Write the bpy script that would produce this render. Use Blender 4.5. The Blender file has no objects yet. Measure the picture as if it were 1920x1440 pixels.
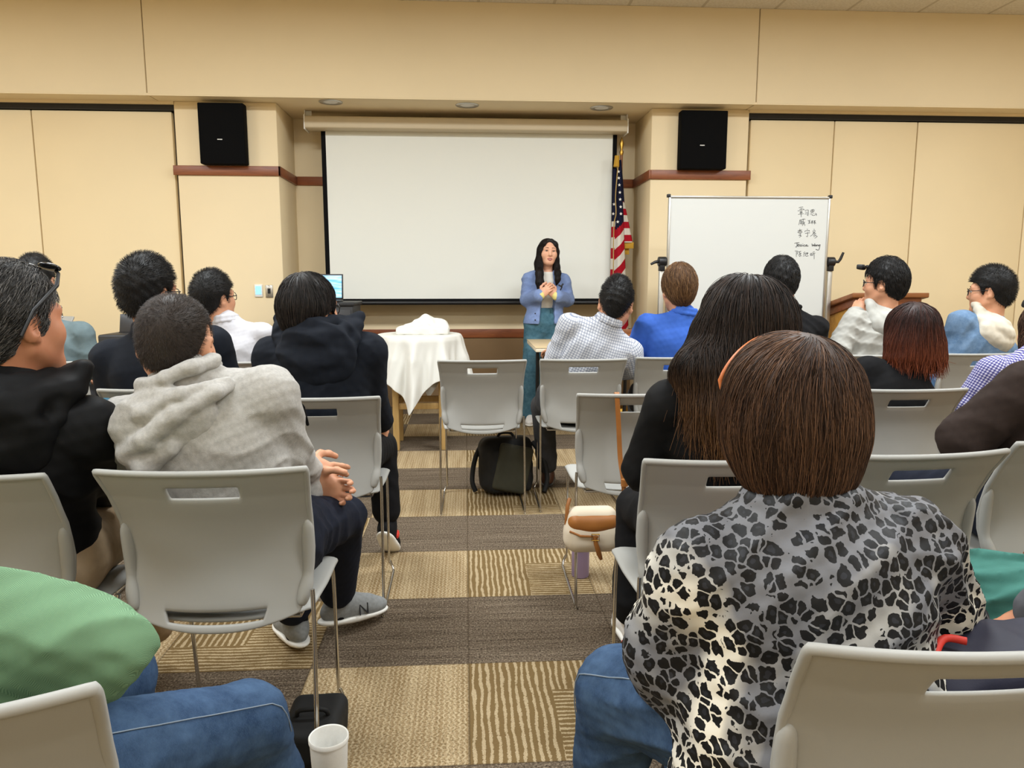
import bpy, bmesh, math, random
import numpy as np
from mathutils import Vector, Matrix
random.seed(7)
SC = bpy.context.scene
COL = SC.collection

# ------------------------------------------------------------------ camera, light, exposure
YAW, PIT, FPX, EYE = math.radians(3.6), math.radians(8.04), 1380.0, 1.22
cam_d = bpy.data.cameras.new('camera')
cam_d.sensor_width = 36.0
cam_d.lens = FPX / 1920 * 36.0
cam_d.clip_start = 0.05
cam = bpy.data.objects.new('camera', cam_d)
COL.objects.link(cam)
cam.location = (0, 0, EYE)
cam.rotation_euler = (math.pi / 2 - PIT, 0, -YAW)
SC.camera = cam
SC.view_settings.view_transform = 'Standard'
SC.view_settings.look = 'None'
SC.view_settings.exposure = 0.27
SC.view_settings.gamma = 1.0
w = bpy.data.worlds.new('world')
SC.world = w
w.use_nodes = True
w.node_tree.nodes['Background'].inputs[0].default_value = (0.9, 0.95, 1.0, 1)
w.node_tree.nodes['Background'].inputs[1].default_value = 0.05

def area(x, y, z, sx, sy, power, col=(0.915, 0.97, 1.0)):
    l = bpy.data.lights.new('ceiling_lamp', 'AREA')
    l.shape = 'RECTANGLE'; l.size = sx; l.size_y = sy; l.energy = power; l.color = col
    o = bpy.data.objects.new('ceiling_lamp', l); COL.objects.link(o)
    o.location = (x, y, z)
    return o
for ly, pw in ((-1.6, 27), (0.9, 47), (3.5, 76)):
    for lx in (-4.2, -1.4, 1.6, 4.4):
        area(lx, ly, 3.38, 1.2, 0.6, pw)

_f = Vector((math.sin(YAW) * math.cos(PIT), math.cos(YAW) * math.cos(PIT), -math.sin(PIT)))
_r = Vector((math.cos(YAW), -math.sin(YAW), 0))
_u = _r.cross(_f)
def at(px, py, Y):
    """point of the room seen at pixel px,py of the photo at distance Y"""
    d = _f + _r * ((px - 960) / FPX) - _u * ((py - 720) / FPX)
    return Vector((0, 0, EYE)) + d * (Y / d.y)
def A(px, py, Y):
    return np.array(at(px, py, Y))

# ------------------------------------------------------------------ materials
def lin(c):
    return tuple((v / 255 / 12.92) if v / 255 <= 0.04045 else ((v / 255 + 0.055) / 1.055) ** 2.4 for v in c)
class NT:
    def __init__(s, m):
        s.t = m.node_tree; s.n = s.t.nodes; s.bsdf = s.n['Principled BSDF']
    def node(s, typ, **kw):
        n = s.n.new('ShaderNode' + typ)
        for k, v in kw.items(): setattr(n, k, v)
        return n
    def put(s, inp, v):
        if isinstance(v, bpy.types.NodeSocket): s.t.links.new(v, inp)
        elif v is not None:
            if isinstance(v, (tuple, list)) and len(v) == 3 and inp.type == 'RGBA': v = (*v, 1)
            inp.default_value = v
    def m(s, op, a, b=None, c=None):
        n = s.node('Math', operation=op)
        for i, v in enumerate((a, b, c)): s.put(n.inputs[i], v)
        return n.outputs[0]
    def mix(s, f, a, b):
        n = s.node('Mix', data_type='RGBA')
        s.put(n.inputs[0], f); s.put(n.inputs[6], a); s.put(n.inputs[7], b)
        return n.outputs[2]
    def mixf(s, f, a, b):
        n = s.node('Mix', data_type='FLOAT')
        s.put(n.inputs[0], f); s.put(n.inputs[2], a); s.put(n.inputs[3], b)
        return n.outputs[0]
    def obj(s): return s.node('TexCoord').outputs['Object']
    def xyz(s, v=None):
        n = s.node('SeparateXYZ'); s.put(n.inputs[0], v or s.obj()); return n.outputs
    def comb(s, x, y, z):
        n = s.node('CombineXYZ')
        for i, v in enumerate((x, y, z)): s.put(n.inputs[i], v)
        return n.outputs[0]
    def scale(s, v, sc):
        n = s.node('Mapping'); s.put(n.inputs[0], v); n.inputs['Scale'].default_value = sc; return n.outputs[0]
    def noise(s, v, scale=5., detail=2., rough=.5, dist=0.):
        n = s.node('TexNoise'); s.put(n.inputs['Vector'], v); n.inputs['Scale'].default_value = scale
        n.inputs['Detail'].default_value = detail; n.inputs['Roughness'].default_value = rough
        n.inputs['Distortion'].default_value = dist
        return n.outputs[0]
    def ramp(s, f, stops):
        n = s.node('ValToRGB'); s.put(n.inputs[0], f)
        e = n.color_ramp.elements
        while len(e) < len(stops): e.new(0.5)
        for q, (p, c) in zip(e, stops):
            q.position = p; q.color = (*c, 1) if len(c) == 3 else c
        return n.outputs[0]
    def bump(s, h, strength=.3, dist=.01):
        n = s.node('Bump'); s.put(n.inputs['Height'], h); n.inputs['Strength'].default_value = strength
        n.inputs['Distance'].default_value = dist
        s.t.links.new(n.outputs[0], s.bsdf.inputs['Normal'])
    def col(s, v): s.put(s.bsdf.inputs['Base Color'], v)
    def attr(s, name): return s.node('Attribute', attribute_name=name).outputs['Fac']

def mat(name, rgb, rough=.6, metal=0., spec=.5, noise=None, bump=None):
    """rgb in sRGB 0-255; noise=(scale, amount) mottles the colour; bump=(scale, strength, distance)"""
    m = bpy.data.materials.new(name); m.use_nodes = True
    t = NT(m); b = t.bsdf
    c = lin(rgb)
    b.inputs['Base Color'].default_value = (*c, 1)
    b.inputs['Roughness'].default_value = rough
    b.inputs['Metallic'].default_value = metal
    b.inputs['Specular IOR Level'].default_value = spec
    if noise:
        k = t.noise(t.obj(), noise[0], 3.)
        lo = tuple(v * (1 - noise[1]) for v in c); hi = tuple(min(1, v * (1 + noise[1])) for v in c)
        t.col(t.ramp(k, [(.3, lo), (.7, hi)]))
    if bump: t.bump(t.noise(t.obj(), bump[0], 3.), bump[1], bump[2])
    return m
M = {}
M['wall'] = mat('wall_paint', (240, 221, 184), .75, spec=.25, noise=(1.5, .02), bump=(220, .05, .002))
M['panel'] = mat('panel_vinyl', (238, 218, 178), .65, spec=.3, noise=(1.2, .025), bump=(300, .06, .002))
M['ceil'] = mat('ceiling_tile', (232, 228, 215), .9, noise=(60, .06), bump=(90, .3, .003))
M['blackgap'] = mat('dark_track', (30, 28, 26), .6)
M['blackcloth'] = mat('speaker_cloth', (14, 14, 15), .95, spec=.1, bump=(600, .2, .001))
M['blackplastic'] = mat('black_plastic', (22, 22, 24), .45)
M['chrome'] = mat('chrome', (205, 203, 200), .16, 1.)
M['alu'] = mat('aluminium', (190, 188, 182), .35, .9)
M['white'] = mat('white_plastic', (236, 234, 228), .45)
def wood(name, a, b, sc=(1.5, 14, 14), rough=.4):
    m = mat(name, a, rough); t = NT(m)
    v = t.scale(t.obj(), sc)
    k = t.noise(v, 2.2, 6., .6, 1.2)
    t.col(t.ramp(k, [(.3, lin(b)), (.7, lin(a))])); t.bump(k, .08, .002)
    return m
M['cherry'] = wood('cherry_wood', (150, 86, 48), (118, 62, 34))
M['pine'] = wood('pine_wood', (205, 172, 112), (188, 150, 92), (14, 14, 1.5))
M['lectern'] = wood('lectern_wood', (150, 92, 48), (116, 68, 34))
M['oak'] = wood('yellow_oak', (196, 146, 62), (172, 120, 44))

def make_carpet():
    m = mat('carpet', (120, 100, 75), .95, spec=.05); t = NT(m)
    x, y, _ = t.xyz()
    P = t.obj()
    cu = t.m('DIVIDE', x, .5); rv = t.m('DIVIDE', t.m('SUBTRACT', y, .22), .5)
    col = t.m('FLOOR', cu); row = t.m('FLOOR', rv)
    fu = t.m('FRACT', cu); fv = t.m('FRACT', rv)
    wn = t.node('TexWhiteNoise', noise_dimensions='1D'); t.put(wn.inputs['W'], t.m('MULTIPLY', col, 3.17))
    inside = t.m('LESS_THAN', t.m('ABSOLUTE', t.m('ADD', col, .5)), .6)
    ph = t.m('MULTIPLY', t.m('GREATER_THAN', wn.outputs[0], .5), t.m('SUBTRACT', 1., inside))
    ph = t.m('MAXIMUM', ph, t.m('COMPARE', col, -2., .1))
    light = t.m('FLOORED_MODULO', t.m('ADD', row, ph), 2.)
    fine = t.noise(P, 420, 2., .7)
    fine2 = t.noise(P, 150, 3., .75)
    # dark tile: streaks running across the aisle
    st = t.noise(t.scale(P, (2.2, 75, 1)), 1., 4., .65)
    dk = t.mix(t.ramp(st, [(.32, (0, 0, 0)), (.68, (1, 1, 1))]), lin((74, 62, 50)), lin((124, 109, 92)))
    dk = t.mix(t.m('MULTIPLY', t.m('GREATER_THAN', fine2, .58), .7), dk, lin((160, 146, 126)))
    dk = t.mix(t.m('MULTIPLY', t.m('LESS_THAN', fine2, .43), .85), dk, lin((52, 44, 36)))
    # light tile A: close knitted ribs
    wob = t.m('MULTIPLY', t.m('SINE', t.m('MULTIPLY', y, 260.)), .0025)
    rib = t.m('SINE', t.m('MULTIPLY', t.m('ADD', x, wob), 420.))
    band = t.noise(t.scale(P, (26, 1.5, 1)), 1., 3., .6)
    la = t.mix(t.ramp(band, [(.3, (0, 0, 0)), (.7, (1, 1, 1))]), lin((138, 112, 76)), lin((184, 162, 126)))
    la = t.mix(t.m('MULTIPLY', t.m('GREATER_THAN', rib, .35), .5), la, lin((206, 188, 154)))
    la = t.mix(t.m('MULTIPLY', t.m('LESS_THAN', fine2, .45), .75), la, lin((108, 88, 58)))
    la = t.mix(t.m('MULTIPLY', t.m('GREATER_THAN', fine2, .60), .6), la, lin((214, 196, 164)))
    # light tile B: broken light lines on olive brown, some blocks turned
    bu = t.m('FLOOR', t.m('MULTIPLY', fu, 2.)); bv = t.m('FLOOR', t.m('MULTIPLY', fv, 3.))
    wn2 = t.node('TexWhiteNoise', noise_dimensions='3D')
    t.put(wn2.inputs['Vector'], t.comb(t.m('ADD', bu, t.m('MULTIPLY', col, 2.)), t.m('ADD', bv, t.m('MULTIPLY', row, 3.)), 0.5))
    turn = t.m('GREATER_THAN', wn2.outputs[0], .62)
    wx = t.noise(t.scale(P, (18, 6, 1)), 1., 2.)
    wy = t.noise(t.scale(P, (6, 18, 1)), 1., 2.)
    lx = t.m('SINE', t.m('ADD', t.m('MULTIPLY', x, 290.), t.m('MULTIPLY', wx, 7.)))
    ly = t.m('SINE', t.m('ADD', t.m('MULTIPLY', y, 320.), t.m('MULTIPLY', wy, 7.)))
    ln = t.mixf(turn, lx, ly)
    ln = t.m('ADD', ln, t.m('ADD', t.m('MULTIPLY', t.m('SUBTRACT', fine2, .5), 3.2), t.m('MULTIPLY', t.m('SUBTRACT', t.noise(t.scale(P, (30, 30, 1)), 1., 3.), .5), 2.2)))
    lb = t.mix(t.m('GREATER_THAN', ln, .35), lin((122, 100, 66)), lin((188, 168, 134)))
    lb = t.mix(t.m('MULTIPLY', t.m('LESS_THAN', fine, .45), .6), lb, lin((106, 84, 52)))
    odd = t.m('FLOORED_MODULO', t.m('ADD', col, 0.), 2.)
    lt = t.mix(odd, lb, la)
    c = t.mix(light, dk, lt)
    ed = t.m('MINIMUM', t.m('MINIMUM', fu, t.m('SUBTRACT', 1., fu)), t.m('MINIMUM', fv, t.m('SUBTRACT', 1., fv)))
    c = t.mix(t.m('MULTIPLY', t.m('LESS_THAN', ed, .006), .45), c, lin((60, 48, 34)))
    t.col(c)
    t.bump(t.m('ADD', fine, t.m('MULTIPLY', fine2, .8)), .6, .004)
    return m
M['carpet'] = make_carpet()

# ------------------------------------------------------------------ object helpers
def link(o, parent=None):
    COL.objects.link(o)
    if parent is not None: o.parent = parent
    return o
def tag(o, label=None, cat=None, group=None, kind=None):
    if label: o['label'] = label
    if cat: o['category'] = cat
    if group: o['group'] = group
    if kind: o['kind'] = kind
    return o
def thing(name, label, cat, loc=(0, 0, 0), rz=0., group=None):
    o = bpy.data.objects.new(name, None)
    o.empty_display_size = .1
    link(o); o.location = loc; o.rotation_euler = (0, 0, rz)
    return tag(o, label, cat, group)
def copy_tree(o, parent=None):
    c = o.copy(); link(c, parent)
    for ch in [x for x in bpy.data.objects if x.parent == o]: copy_tree(ch, c)
    return c
class B:
    """collects boxes, tubes, lathes and grids into one mesh"""
    def __init__(s): s.v = []; s.f = []
    def add(s, vs, fs):
        n = len(s.v); s.v += [tuple(v) for v in vs]; s.f += [tuple(i + n for i in f) for f in fs]
    def box(s, lo, hi, M_=None):
        x0, y0, z0 = lo; x1, y1, z1 = hi
        vs = [Vector(p) for p in ((x0,y0,z0),(x1,y0,z0),(x1,y1,z0),(x0,y1,z0),(x0,y0,z1),(x1,y0,z1),(x1,y1,z1),(x0,y1,z1))]
        if M_ is not None: vs = [M_ @ v for v in vs]
        s.add(vs, [(0,3,2,1),(4,5,6,7),(0,1,5,4),(1,2,6,5),(2,3,7,6),(3,0,4,7)])
    def tube(s, pts, r, n=10, cap=True, closed=False):
        pts = [Vector(p) for p in pts]; rs = r if isinstance(r, (list, tuple)) else [r] * len(pts)
        base = len(s.v); N = len(pts)
        up = None
        for i, p in enumerate(pts):
            if closed: d = (pts[(i + 1) % N] - pts[i - 1])
            else: d = (pts[min(i + 1, N - 1)] - pts[max(i - 1, 0)])
            d.normalize()
            if up is None:
                up = Vector((0, 0, 1)) if abs(d.z) < .9 else Vector((1, 0, 0))
            a = d.cross(up)
            if a.length < 1e-6: a = d.orthogonal()
            a.normalize(); b = a.cross(d).normalized(); up = b
            for k in range(n):
                t = 2 * math.pi * k / n
                s.v.append(tuple(p + (a * math.cos(t) + b * math.sin(t)) * rs[i]))
        m = N if closed else N - 1
        for i in range(m):
            j = (i + 1) % N
            for k in range(n):
                q = (k + 1) % n
                s.f.append((base + i*n + k, base + i*n + q, base + j*n + q, base + j*n + k))
        if cap and not closed:
            s.f.append(tuple(base + k for k in reversed(range(n))))
            s.f.append(tuple(base + (N-1)*n + k for k in range(n)))
    def lathe(s, prof, n=32, c=(0, 0, 0)):
        base = len(s.v)
        for r, z in prof:
            for k in range(n):
                t = 2 * math.pi * k / n
                s.v.append((c[0] + r * math.cos(t), c[1] + r * math.sin(t), c[2] + z))
        for i in range(len(prof) - 1):
            for k in range(n):
                q = (k + 1) % n
                s.f.append((base + i*n + k, base + i*n + q, base + (i+1)*n + q, base + (i+1)*n + k))
        if prof[0][0] > 1e-5: s.f.append(tuple(base + k for k in reversed(range(n))))
        if prof[-1][0] > 1e-5: s.f.append(tuple(base + (len(prof)-1)*n + k for k in range(n)))
    def prism(s, outline, y0, y1, M_=None):
        """outline in x,z extruded along y"""
        n = len(outline)
        vs = [Vector((x, y0, z)) for x, z in outline] + [Vector((x, y1, z)) for x, z in outline]
        if M_ is not None: vs = [M_ @ v for v in vs]
        s.add(vs, [tuple(range(n)), tuple(reversed(range(n, 2*n)))] + [(i, i+n, (i+1) % n + n, (i+1) % n) for i in range(n)])
    def grid(s, P, close_u=False):
        """P[i][j] points"""
        a, b = len(P), len(P[0]); base = len(s.v)
        for r in P: s.v += [tuple(p) for p in r]
        for i in range(a - (0 if close_u else 1)):
            for j in range(b - 1):
                i2 = (i + 1) % a
                s.f.append((base + i*b + j, base + i2*b + j, base + i2*b + j+1, base + i*b + j+1))
    def build(s, name, m, parent=None, smooth=None, bevel=0, subsurf=0, solid=0, weld=False):
        me = bpy.data.meshes.new(name)
        me.from_pydata(s.v, [], s.f); me.update()
        bm = bmesh.new(); bm.from_mesh(me)
        if weld: bmesh.ops.remove_doubles(bm, verts=bm.verts, dist=1e-5)
        bmesh.ops.recalc_face_normals(bm, faces=bm.faces)
        bm.to_mesh(me); bm.free()
        o = bpy.data.objects.new(name, me); link(o, parent)
        if m is not None: me.materials.append(m)
        if solid:
            k = o.modifiers.new('solid', 'SOLIDIFY'); k.thickness = solid; k.offset = 0
        if bevel:
            k = o.modifiers.new('bevel', 'BEVEL'); k.width = bevel; k.segments = 2; k.limit_method = 'ANGLE'; k.angle_limit = .6
        if subsurf:
            k = o.modifiers.new('sub', 'SUBSURF'); k.levels = k.render_levels = subsurf
        if smooth is not None or subsurf or bevel:
            me.polygons.foreach_set('use_smooth', [True] * len(me.polygons))
            if smooth and not subsurf:
                try: me.set_sharp_from_angle(angle=math.radians(smooth))
                except Exception: pass
        return o
def bezier(pts, n=8):
    """Catmull-Rom through points"""
    pts = [Vector(p) for p in pts]; out = []
    for i in range(len(pts) - 1):
        p0 = pts[max(i-1, 0)]; p1 = pts[i]; p2 = pts[i+1]; p3 = pts[min(i+2, len(pts)-1)]
        for k in range(n):
            t = k / n
            out.append(.5 * ((2*p1) + (-p0+p2)*t + (2*p0-5*p1+4*p2-p3)*t*t + (-p0+3*p1-3*p2+p3)*t**3))
    out.append(pts[-1]); return out
def struct(o): o['kind'] = 'structure'; return o

# ------------------------------------------------------------------ the room
XL, XR, YB, YF, YN, ZS, ZC = -6.2, 7.0, -3.2, 6.5, 7.12, 2.68, 3.43
b = B(); b.box((XL, YB, -.1), (XR, YN + .3, 0)); struct(b.build('floor', M['carpet']))
def make_ceiling_mat():
    m = M['ceil']; t = NT(m)
    x, y, _ = t.xyz()
    g = []
    for a, off in ((x, .18), (y, .02)):
        f = t.m('FRACT', t.m('DIVIDE', t.m('ADD', a, off), .61))
        g.append(t.m('LESS_THAN', t.m('ABSOLUTE', t.m('SUBTRACT', f, .5)), .02))
    n = t.noise(t.obj(), 60, 3.)
    t.col(t.mix(t.m('MAXIMUM', g[0], g[1]), t.ramp(n, [(.3, lin((222, 214, 198))), (.7, lin((240, 234, 222)))]), lin((205, 196, 178))))
make_ceiling_mat()
b = B(); b.box((XL, YB, ZC), (XR, YN + .3, ZC + .1)); struct(b.build('ceiling', M['ceil']))
b = B(); b.box((XL - .1, YB, 0), (XL, YN + .3, ZC)); struct(b.build('wall_left', M['wall']))
b = B(); b.box((XR, YB, 0), (XR + .1, YN + .3, ZC)); struct(b.build('wall_right', M['wall']))
b = B(); b.box((XL, YB - .1, 0), (XR, YB, ZC)); struct(b.build('wall_back', M['wall']))
# header above the stage: three joined panels
for n, (x0, x1) in enumerate(((XL, -2.515), (-2.507, 2.437), (2.445, XR))):
    b = B(); b.box((x0, 6.28, ZS), (x1, YN + .3, ZC)); struct(b.build('wall_header', M['wall'], bevel=.004))
b = B(); b.box((XL, 6.30, ZS + .01), (XR, 6.32, ZC)); struct(b.build('trim_1', M['blackgap']))
b = B(); b.box((XL, 6.282, ZS - .006), (XR, 6.30, ZS + .012)); struct(b.build('trim_2', M['wall']))
# niche back wall, pillars
b = B(); b.box((-1.75, YN, 0), (1.8, YN + .1, ZS)); struct(b.build('wall_niche', M['wall']))
for nm, x0, x1 in (('wall_pillar_left', -2.39, -1.56), ('wall_pillar_right', 1.615, 2.47)):
    b = B(); b.box((x0, YF, 0), (x1, YN + .1, ZS)); struct(b.build(nm, M['wall'], bevel=.006))
# folding partition panels either side
def partition(xs, nm):
    for x0, x1 in zip(xs[:-1], xs[1:]):
        b = B(); b.box((x0 + .005, YF + .045, .02), (x1 - .005, YF + .10, 2.605)); struct(b.build(nm, M['panel'], bevel=.004))
partition([-6.18, -4.78, -3.555, -2.425], 'wall_partition_left')
partition([2.50, 3.26, 4.02, 5.08, 6.14, 6.98], 'wall_partition_right')
for x0, x1, nm in ((XL, -2.39, 'left'), (2.47, XR, 'right')):
    b = B(); b.box((x0, YF + .10, 0), (x1, YF + .16, ZS)); struct(b.build('trim_track_' + nm, M['blackgap']))
    b = B(); b.box((x0, YF + .02, 2.612), (x1, YF + .12, 2.656)); struct(b.build('trim_track_' + nm, M['blackgap']))
    b = B(); b.box((x0, YF - .005, 2.656), (x1, YF + .12, ZS + .02)); struct(b.build('trim_track_' + nm, M['wall']))
# timber rails, upper and lower, round the pillars and the niche
for k, (z0, z1) in enumerate(((2.088, 2.166), (.668, .752))):
    d = .018
    for nm, lo, hi in (('left', (-2.42, YF - d, z0), (-1.56 + d, YF, z1)), ('left', (-1.56, YF - d, z0), (-1.56 + d, YN, z1)),
                       ('niche', (-1.56 + d, YN - d, z0), (1.615 - d, YN, z1)),
                       ('right', (1.615 - d, YF - d, z0), (1.615, YN, z1)), ('right', (1.615, YF - d, z0), (2.50, YF, z1))):
        b = B(); b.box(lo, hi); struct(b.build('trim_rail_' + nm, M['cherry'], bevel=.003))
M['brownwall'] = mat('brown_lower_wall', (128, 100, 66), .7, noise=(2, .05))
b = B(); b.box((-1.56, YN - .006, 0), (1.615, YN, .668)); struct(b.build('trim_wainscot', M['brownwall']))
for x0, x1, nm in ((-2.39, -1.56, 'left'), (1.615, 2.47, 'right')):
    b = B(); b.box((x0, YF - .012, 0), (x1, YF, .1)); struct(b.build('baseboard_' + nm, M['blackplastic']))
# ------------------------------------------------------------------ stacking chairs
def chair_plastic():
    m = mat('chair_plastic', (164, 163, 158), .5, spec=.35)
    t = NT(m); t.bump(t.noise(t.obj(), 900, 2.), .12, .0006)
    return m
M['chair'] = chair_plastic()
def bake(o):
    dg = bpy.context.evaluated_depsgraph_get()
    me = bpy.data.meshes.new_from_object(o.evaluated_get(dg))
    o.modifiers.clear(); o.data = me
    me.polygons.foreach_set('use_smooth', [True] * len(me.polygons))
    return o
def make_chair():
    """origin on the floor below the middle of the back's top edge, facing +y"""
    t = thing('stacking_chair', 'x', 'chair')
    # half width of the back by height
    zs_k = [.425, .44, .47, .50, .53, .60, .67, .70, .75, .80, .812]
    wk = [.156, .175, .191, .199, .205, .209, .210, .211, .215, .2215, .222]
    def hw(z): return float(np.interp(z, zs_k, wk))
    def yy(x, z):
        u = x / .22
        rec = np.interp(z, [.42, .47, .55, .61, .68, .75, .812], [.030, .044, .062, .068, .054, .020, -.022])
        cup = np.interp(z, [.42, .55, .70, .81], [.040, .052, .040, .034])
        return float(rec + cup * abs(u) ** 2.2)
    us = sorted(set(np.round(np.concatenate([np.linspace(-1, 1, 25), [-.345, -.325, .325, .345, -.62, -.585, .585, .62, -.97, .97]]), 4)))
    zs = [.425, .433, .445, .449, .466, .470, .49, .52, .56, .60, .64, .68, .715, .748, .752, .771, .775, .79, .803, .808, .812]
    def pt(u, z):
        zz = z
        if z < .49: zz = z + (.49 - z) / .065 * .030 * abs(u) ** 2.5
        x = u * hw(zz)
        return Vector((x, yy(x, zz), zz))
    V = []; idx = {}
    for j, z in enumerate(zs):
        for i, u in enumerate(us):
            idx[i, j] = len(V); V.append(pt(u, z))
    F = []
    for j in range(len(zs) - 1):
        for i in range(len(us) - 1):
            zc = (zs[j] + zs[j+1]) / 2; uc = (us[i] + us[i+1]) / 2
            if .749 < zc < .774 and abs(uc) < .34: continue
            if .446 < zc < .469 and abs(uc) < .60: continue
            F.append((idx[i, j], idx[i+1, j], idx[i+1, j+1], idx[i, j+1]))
    b = B(); b.add(V, F)
    o = b.build('backrest', M['chair'], t, solid=.011, subsurf=1); bake(o)
    # rolled rim round the back and thickened side wings, one mesh with the back would lose the crease: rim is its own part
    b = B()
    rim = [pt(-1, z) for z in zs[4:]] + [pt(u, .812) for u in us[1:-1]] + [pt(1, z) for z in reversed(zs[4:])]
    b.tube([p + Vector((0, -.002, 0)) for p in rim], .0075, 8)
    o = b.build('rim', M['chair'], t, smooth=60)
    for s in (-1, 1):
        b = B()
        prof = [(.455, .008), (.475, .016), (.52, .019), (.535, .012), (.56, .015), (.64, .016), (.662, .013), (.675, .004)]
        pts = []; rs = []
        for z, r in prof:
            p = pt(.955 * s, z); pts.append(p + Vector((.004 * s, -.004, 0))); rs.append(r)
        b.tube(pts, rs, 10)
        o = b.build('wing', M['chair'], t, subsurf=1)
    # seat
    ys = np.linspace(0, 1, 15); xs = np.linspace(-1, 1, 17); P = []
    for v in ys:
        r = []
        for u in xs:
            w_ = np.interp(v, [0, .15, .5, .9, 1], [.180, .202, .214, .216, .19])
            y = .062 + v * .405 + (.03 * abs(u) ** 2 if v < .1 else 0)
            z = .437 + .012 * abs(u) ** 3 - .014 * math.sin(math.pi * min(1, v * 1.1)) * (1 - u * u) + np.interp(v, [0, .1, .8, .93, 1], [.005, 0, .012, .002, -.022])
            if abs(u) > .95: z -= .012
            r.append(Vector((u * w_, y, z)))
        P.append(r)
    b = B(); b.grid(P); o = b.build('seat', M['chair'], t, solid=.012, subsurf=1); bake(o)
    # chrome sled frames
    for s in (-1, 1):
        b = B()
        pts = [(.216 * s, .058, .515), (.218 * s, .054, .47), (.2195 * s, .040, .30), (.220 * s, .016, .03), (.220 * s, .018, .010), (.219 * s, .040, .0065),
               (.216 * s, .40, .0065), (.214 * s, .425, .012), (.210 * s, .435, .024), (.201 * s, .440, .045), (.197 * s, .438, .065), (.200 * s, .405, .40), (.192 * s, .385, .420), (.176 * s, .34, .424), (.172 * s, .12, .424)]
        b.tube(bezier(pts, 4), .0055, 8)
        b.build('sled_leg', M['chrome'], t, smooth=60)
    for x, y in ((.175, .30), (.172, .12)):
        b = B(); b.tube([(-x, y, .424), (x, y, .424)], .006, 8); b.build('cross_bar', M['chrome'], t, smooth=60)
    return t
CH = {}
def place_chairs():
    proto = None
    for key, x, y, deg, z, label in CHAIRS:
        o = make_chair() if proto is None else copy_tree(proto)
        if proto is None: proto = o
        o.location = (x, y, z); o.rotation_euler = (0, 0, math.radians(deg))
        o['label'] = label; o['group'] = 'grey stacking chairs set out in rows' if key[0] != 'S' else 'pale chairs stacked by the wall'
        CH[key] = o
CHAIRS = [
 ('E', .083, 3.72, 0, 0, 'empty grey plastic chair beside the aisle, facing the draped table'),
 ('A', -.574, 1.58, 0, 0, 'grey plastic chair under the man in the light grey hoodie'),
 ('B', -1.112, 1.57, -4, 0, 'grey plastic chair under the man with sunglasses on his head'),
 ('C', -.592, .66, 12, 0, 'grey plastic chair under the person in the green sweatshirt'),
 ('D', -.528, 2.56, 0, 0, 'grey plastic chair under the man in the black hooded jacket'),
 ('F', .607, 3.74, 0, 0, 'grey plastic chair under the man in the checked shirt'),
 ('G', 1.12, 3.80, 0, 0, 'grey plastic chair under the man in the bright blue shirt'),
 ('H', .622, 2.575, 0, 0, 'empty grey plastic chair with a cream handbag hung on its back'),
 ('I', .627, 1.60, 0, 0, 'grey plastic chair under the woman with long dark hair'),
 ('J', 1.08, 1.63, 4, 0, 'empty grey plastic chair just right of the chair of the long-haired woman'),
 ('K', 1.60, 1.77, 14, 0, 'grey plastic chair cut by the right edge, beside the brown sweater'),
 ('L', 1.66, 2.62, 0, 0, 'grey plastic chair under the woman with the red-brown bob'),
 ('N', .603, .74, 0, 0, 'grey plastic chair nearest the camera, with a navy bag on its seat'),
 ('O', 2.28, 3.85, 0, 0, 'grey plastic chair under the man in the pale grey hooded jacket'),
 ('P', 2.88, 3.89, 4, 0, 'grey plastic chair under the man in the denim jacket'),
 ('W', -1.20, 3.72, 0, 0, 'grey plastic chair under the man in the white shirt'),
 ('V', -1.15, 2.80, 0, 0, 'grey plastic chair with a teal jacket hung on it, under the man in navy'),
 ('T', -2.15, 3.78, 0, 0, 'grey plastic chair under the man in the grey-green shirt'),
 ('S1', -3.06, 5.55, 172, 0, 'bottom chair of the stack by the left partition wall'),
 ('S2', -3.06, 5.57, 172, .07, 'middle chair of the stack by the left partition wall'),
 ('S3', -3.06, 5.59, 172, .14, 'top chair of the stack by the left partition wall'),
]
place_chairs()
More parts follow.
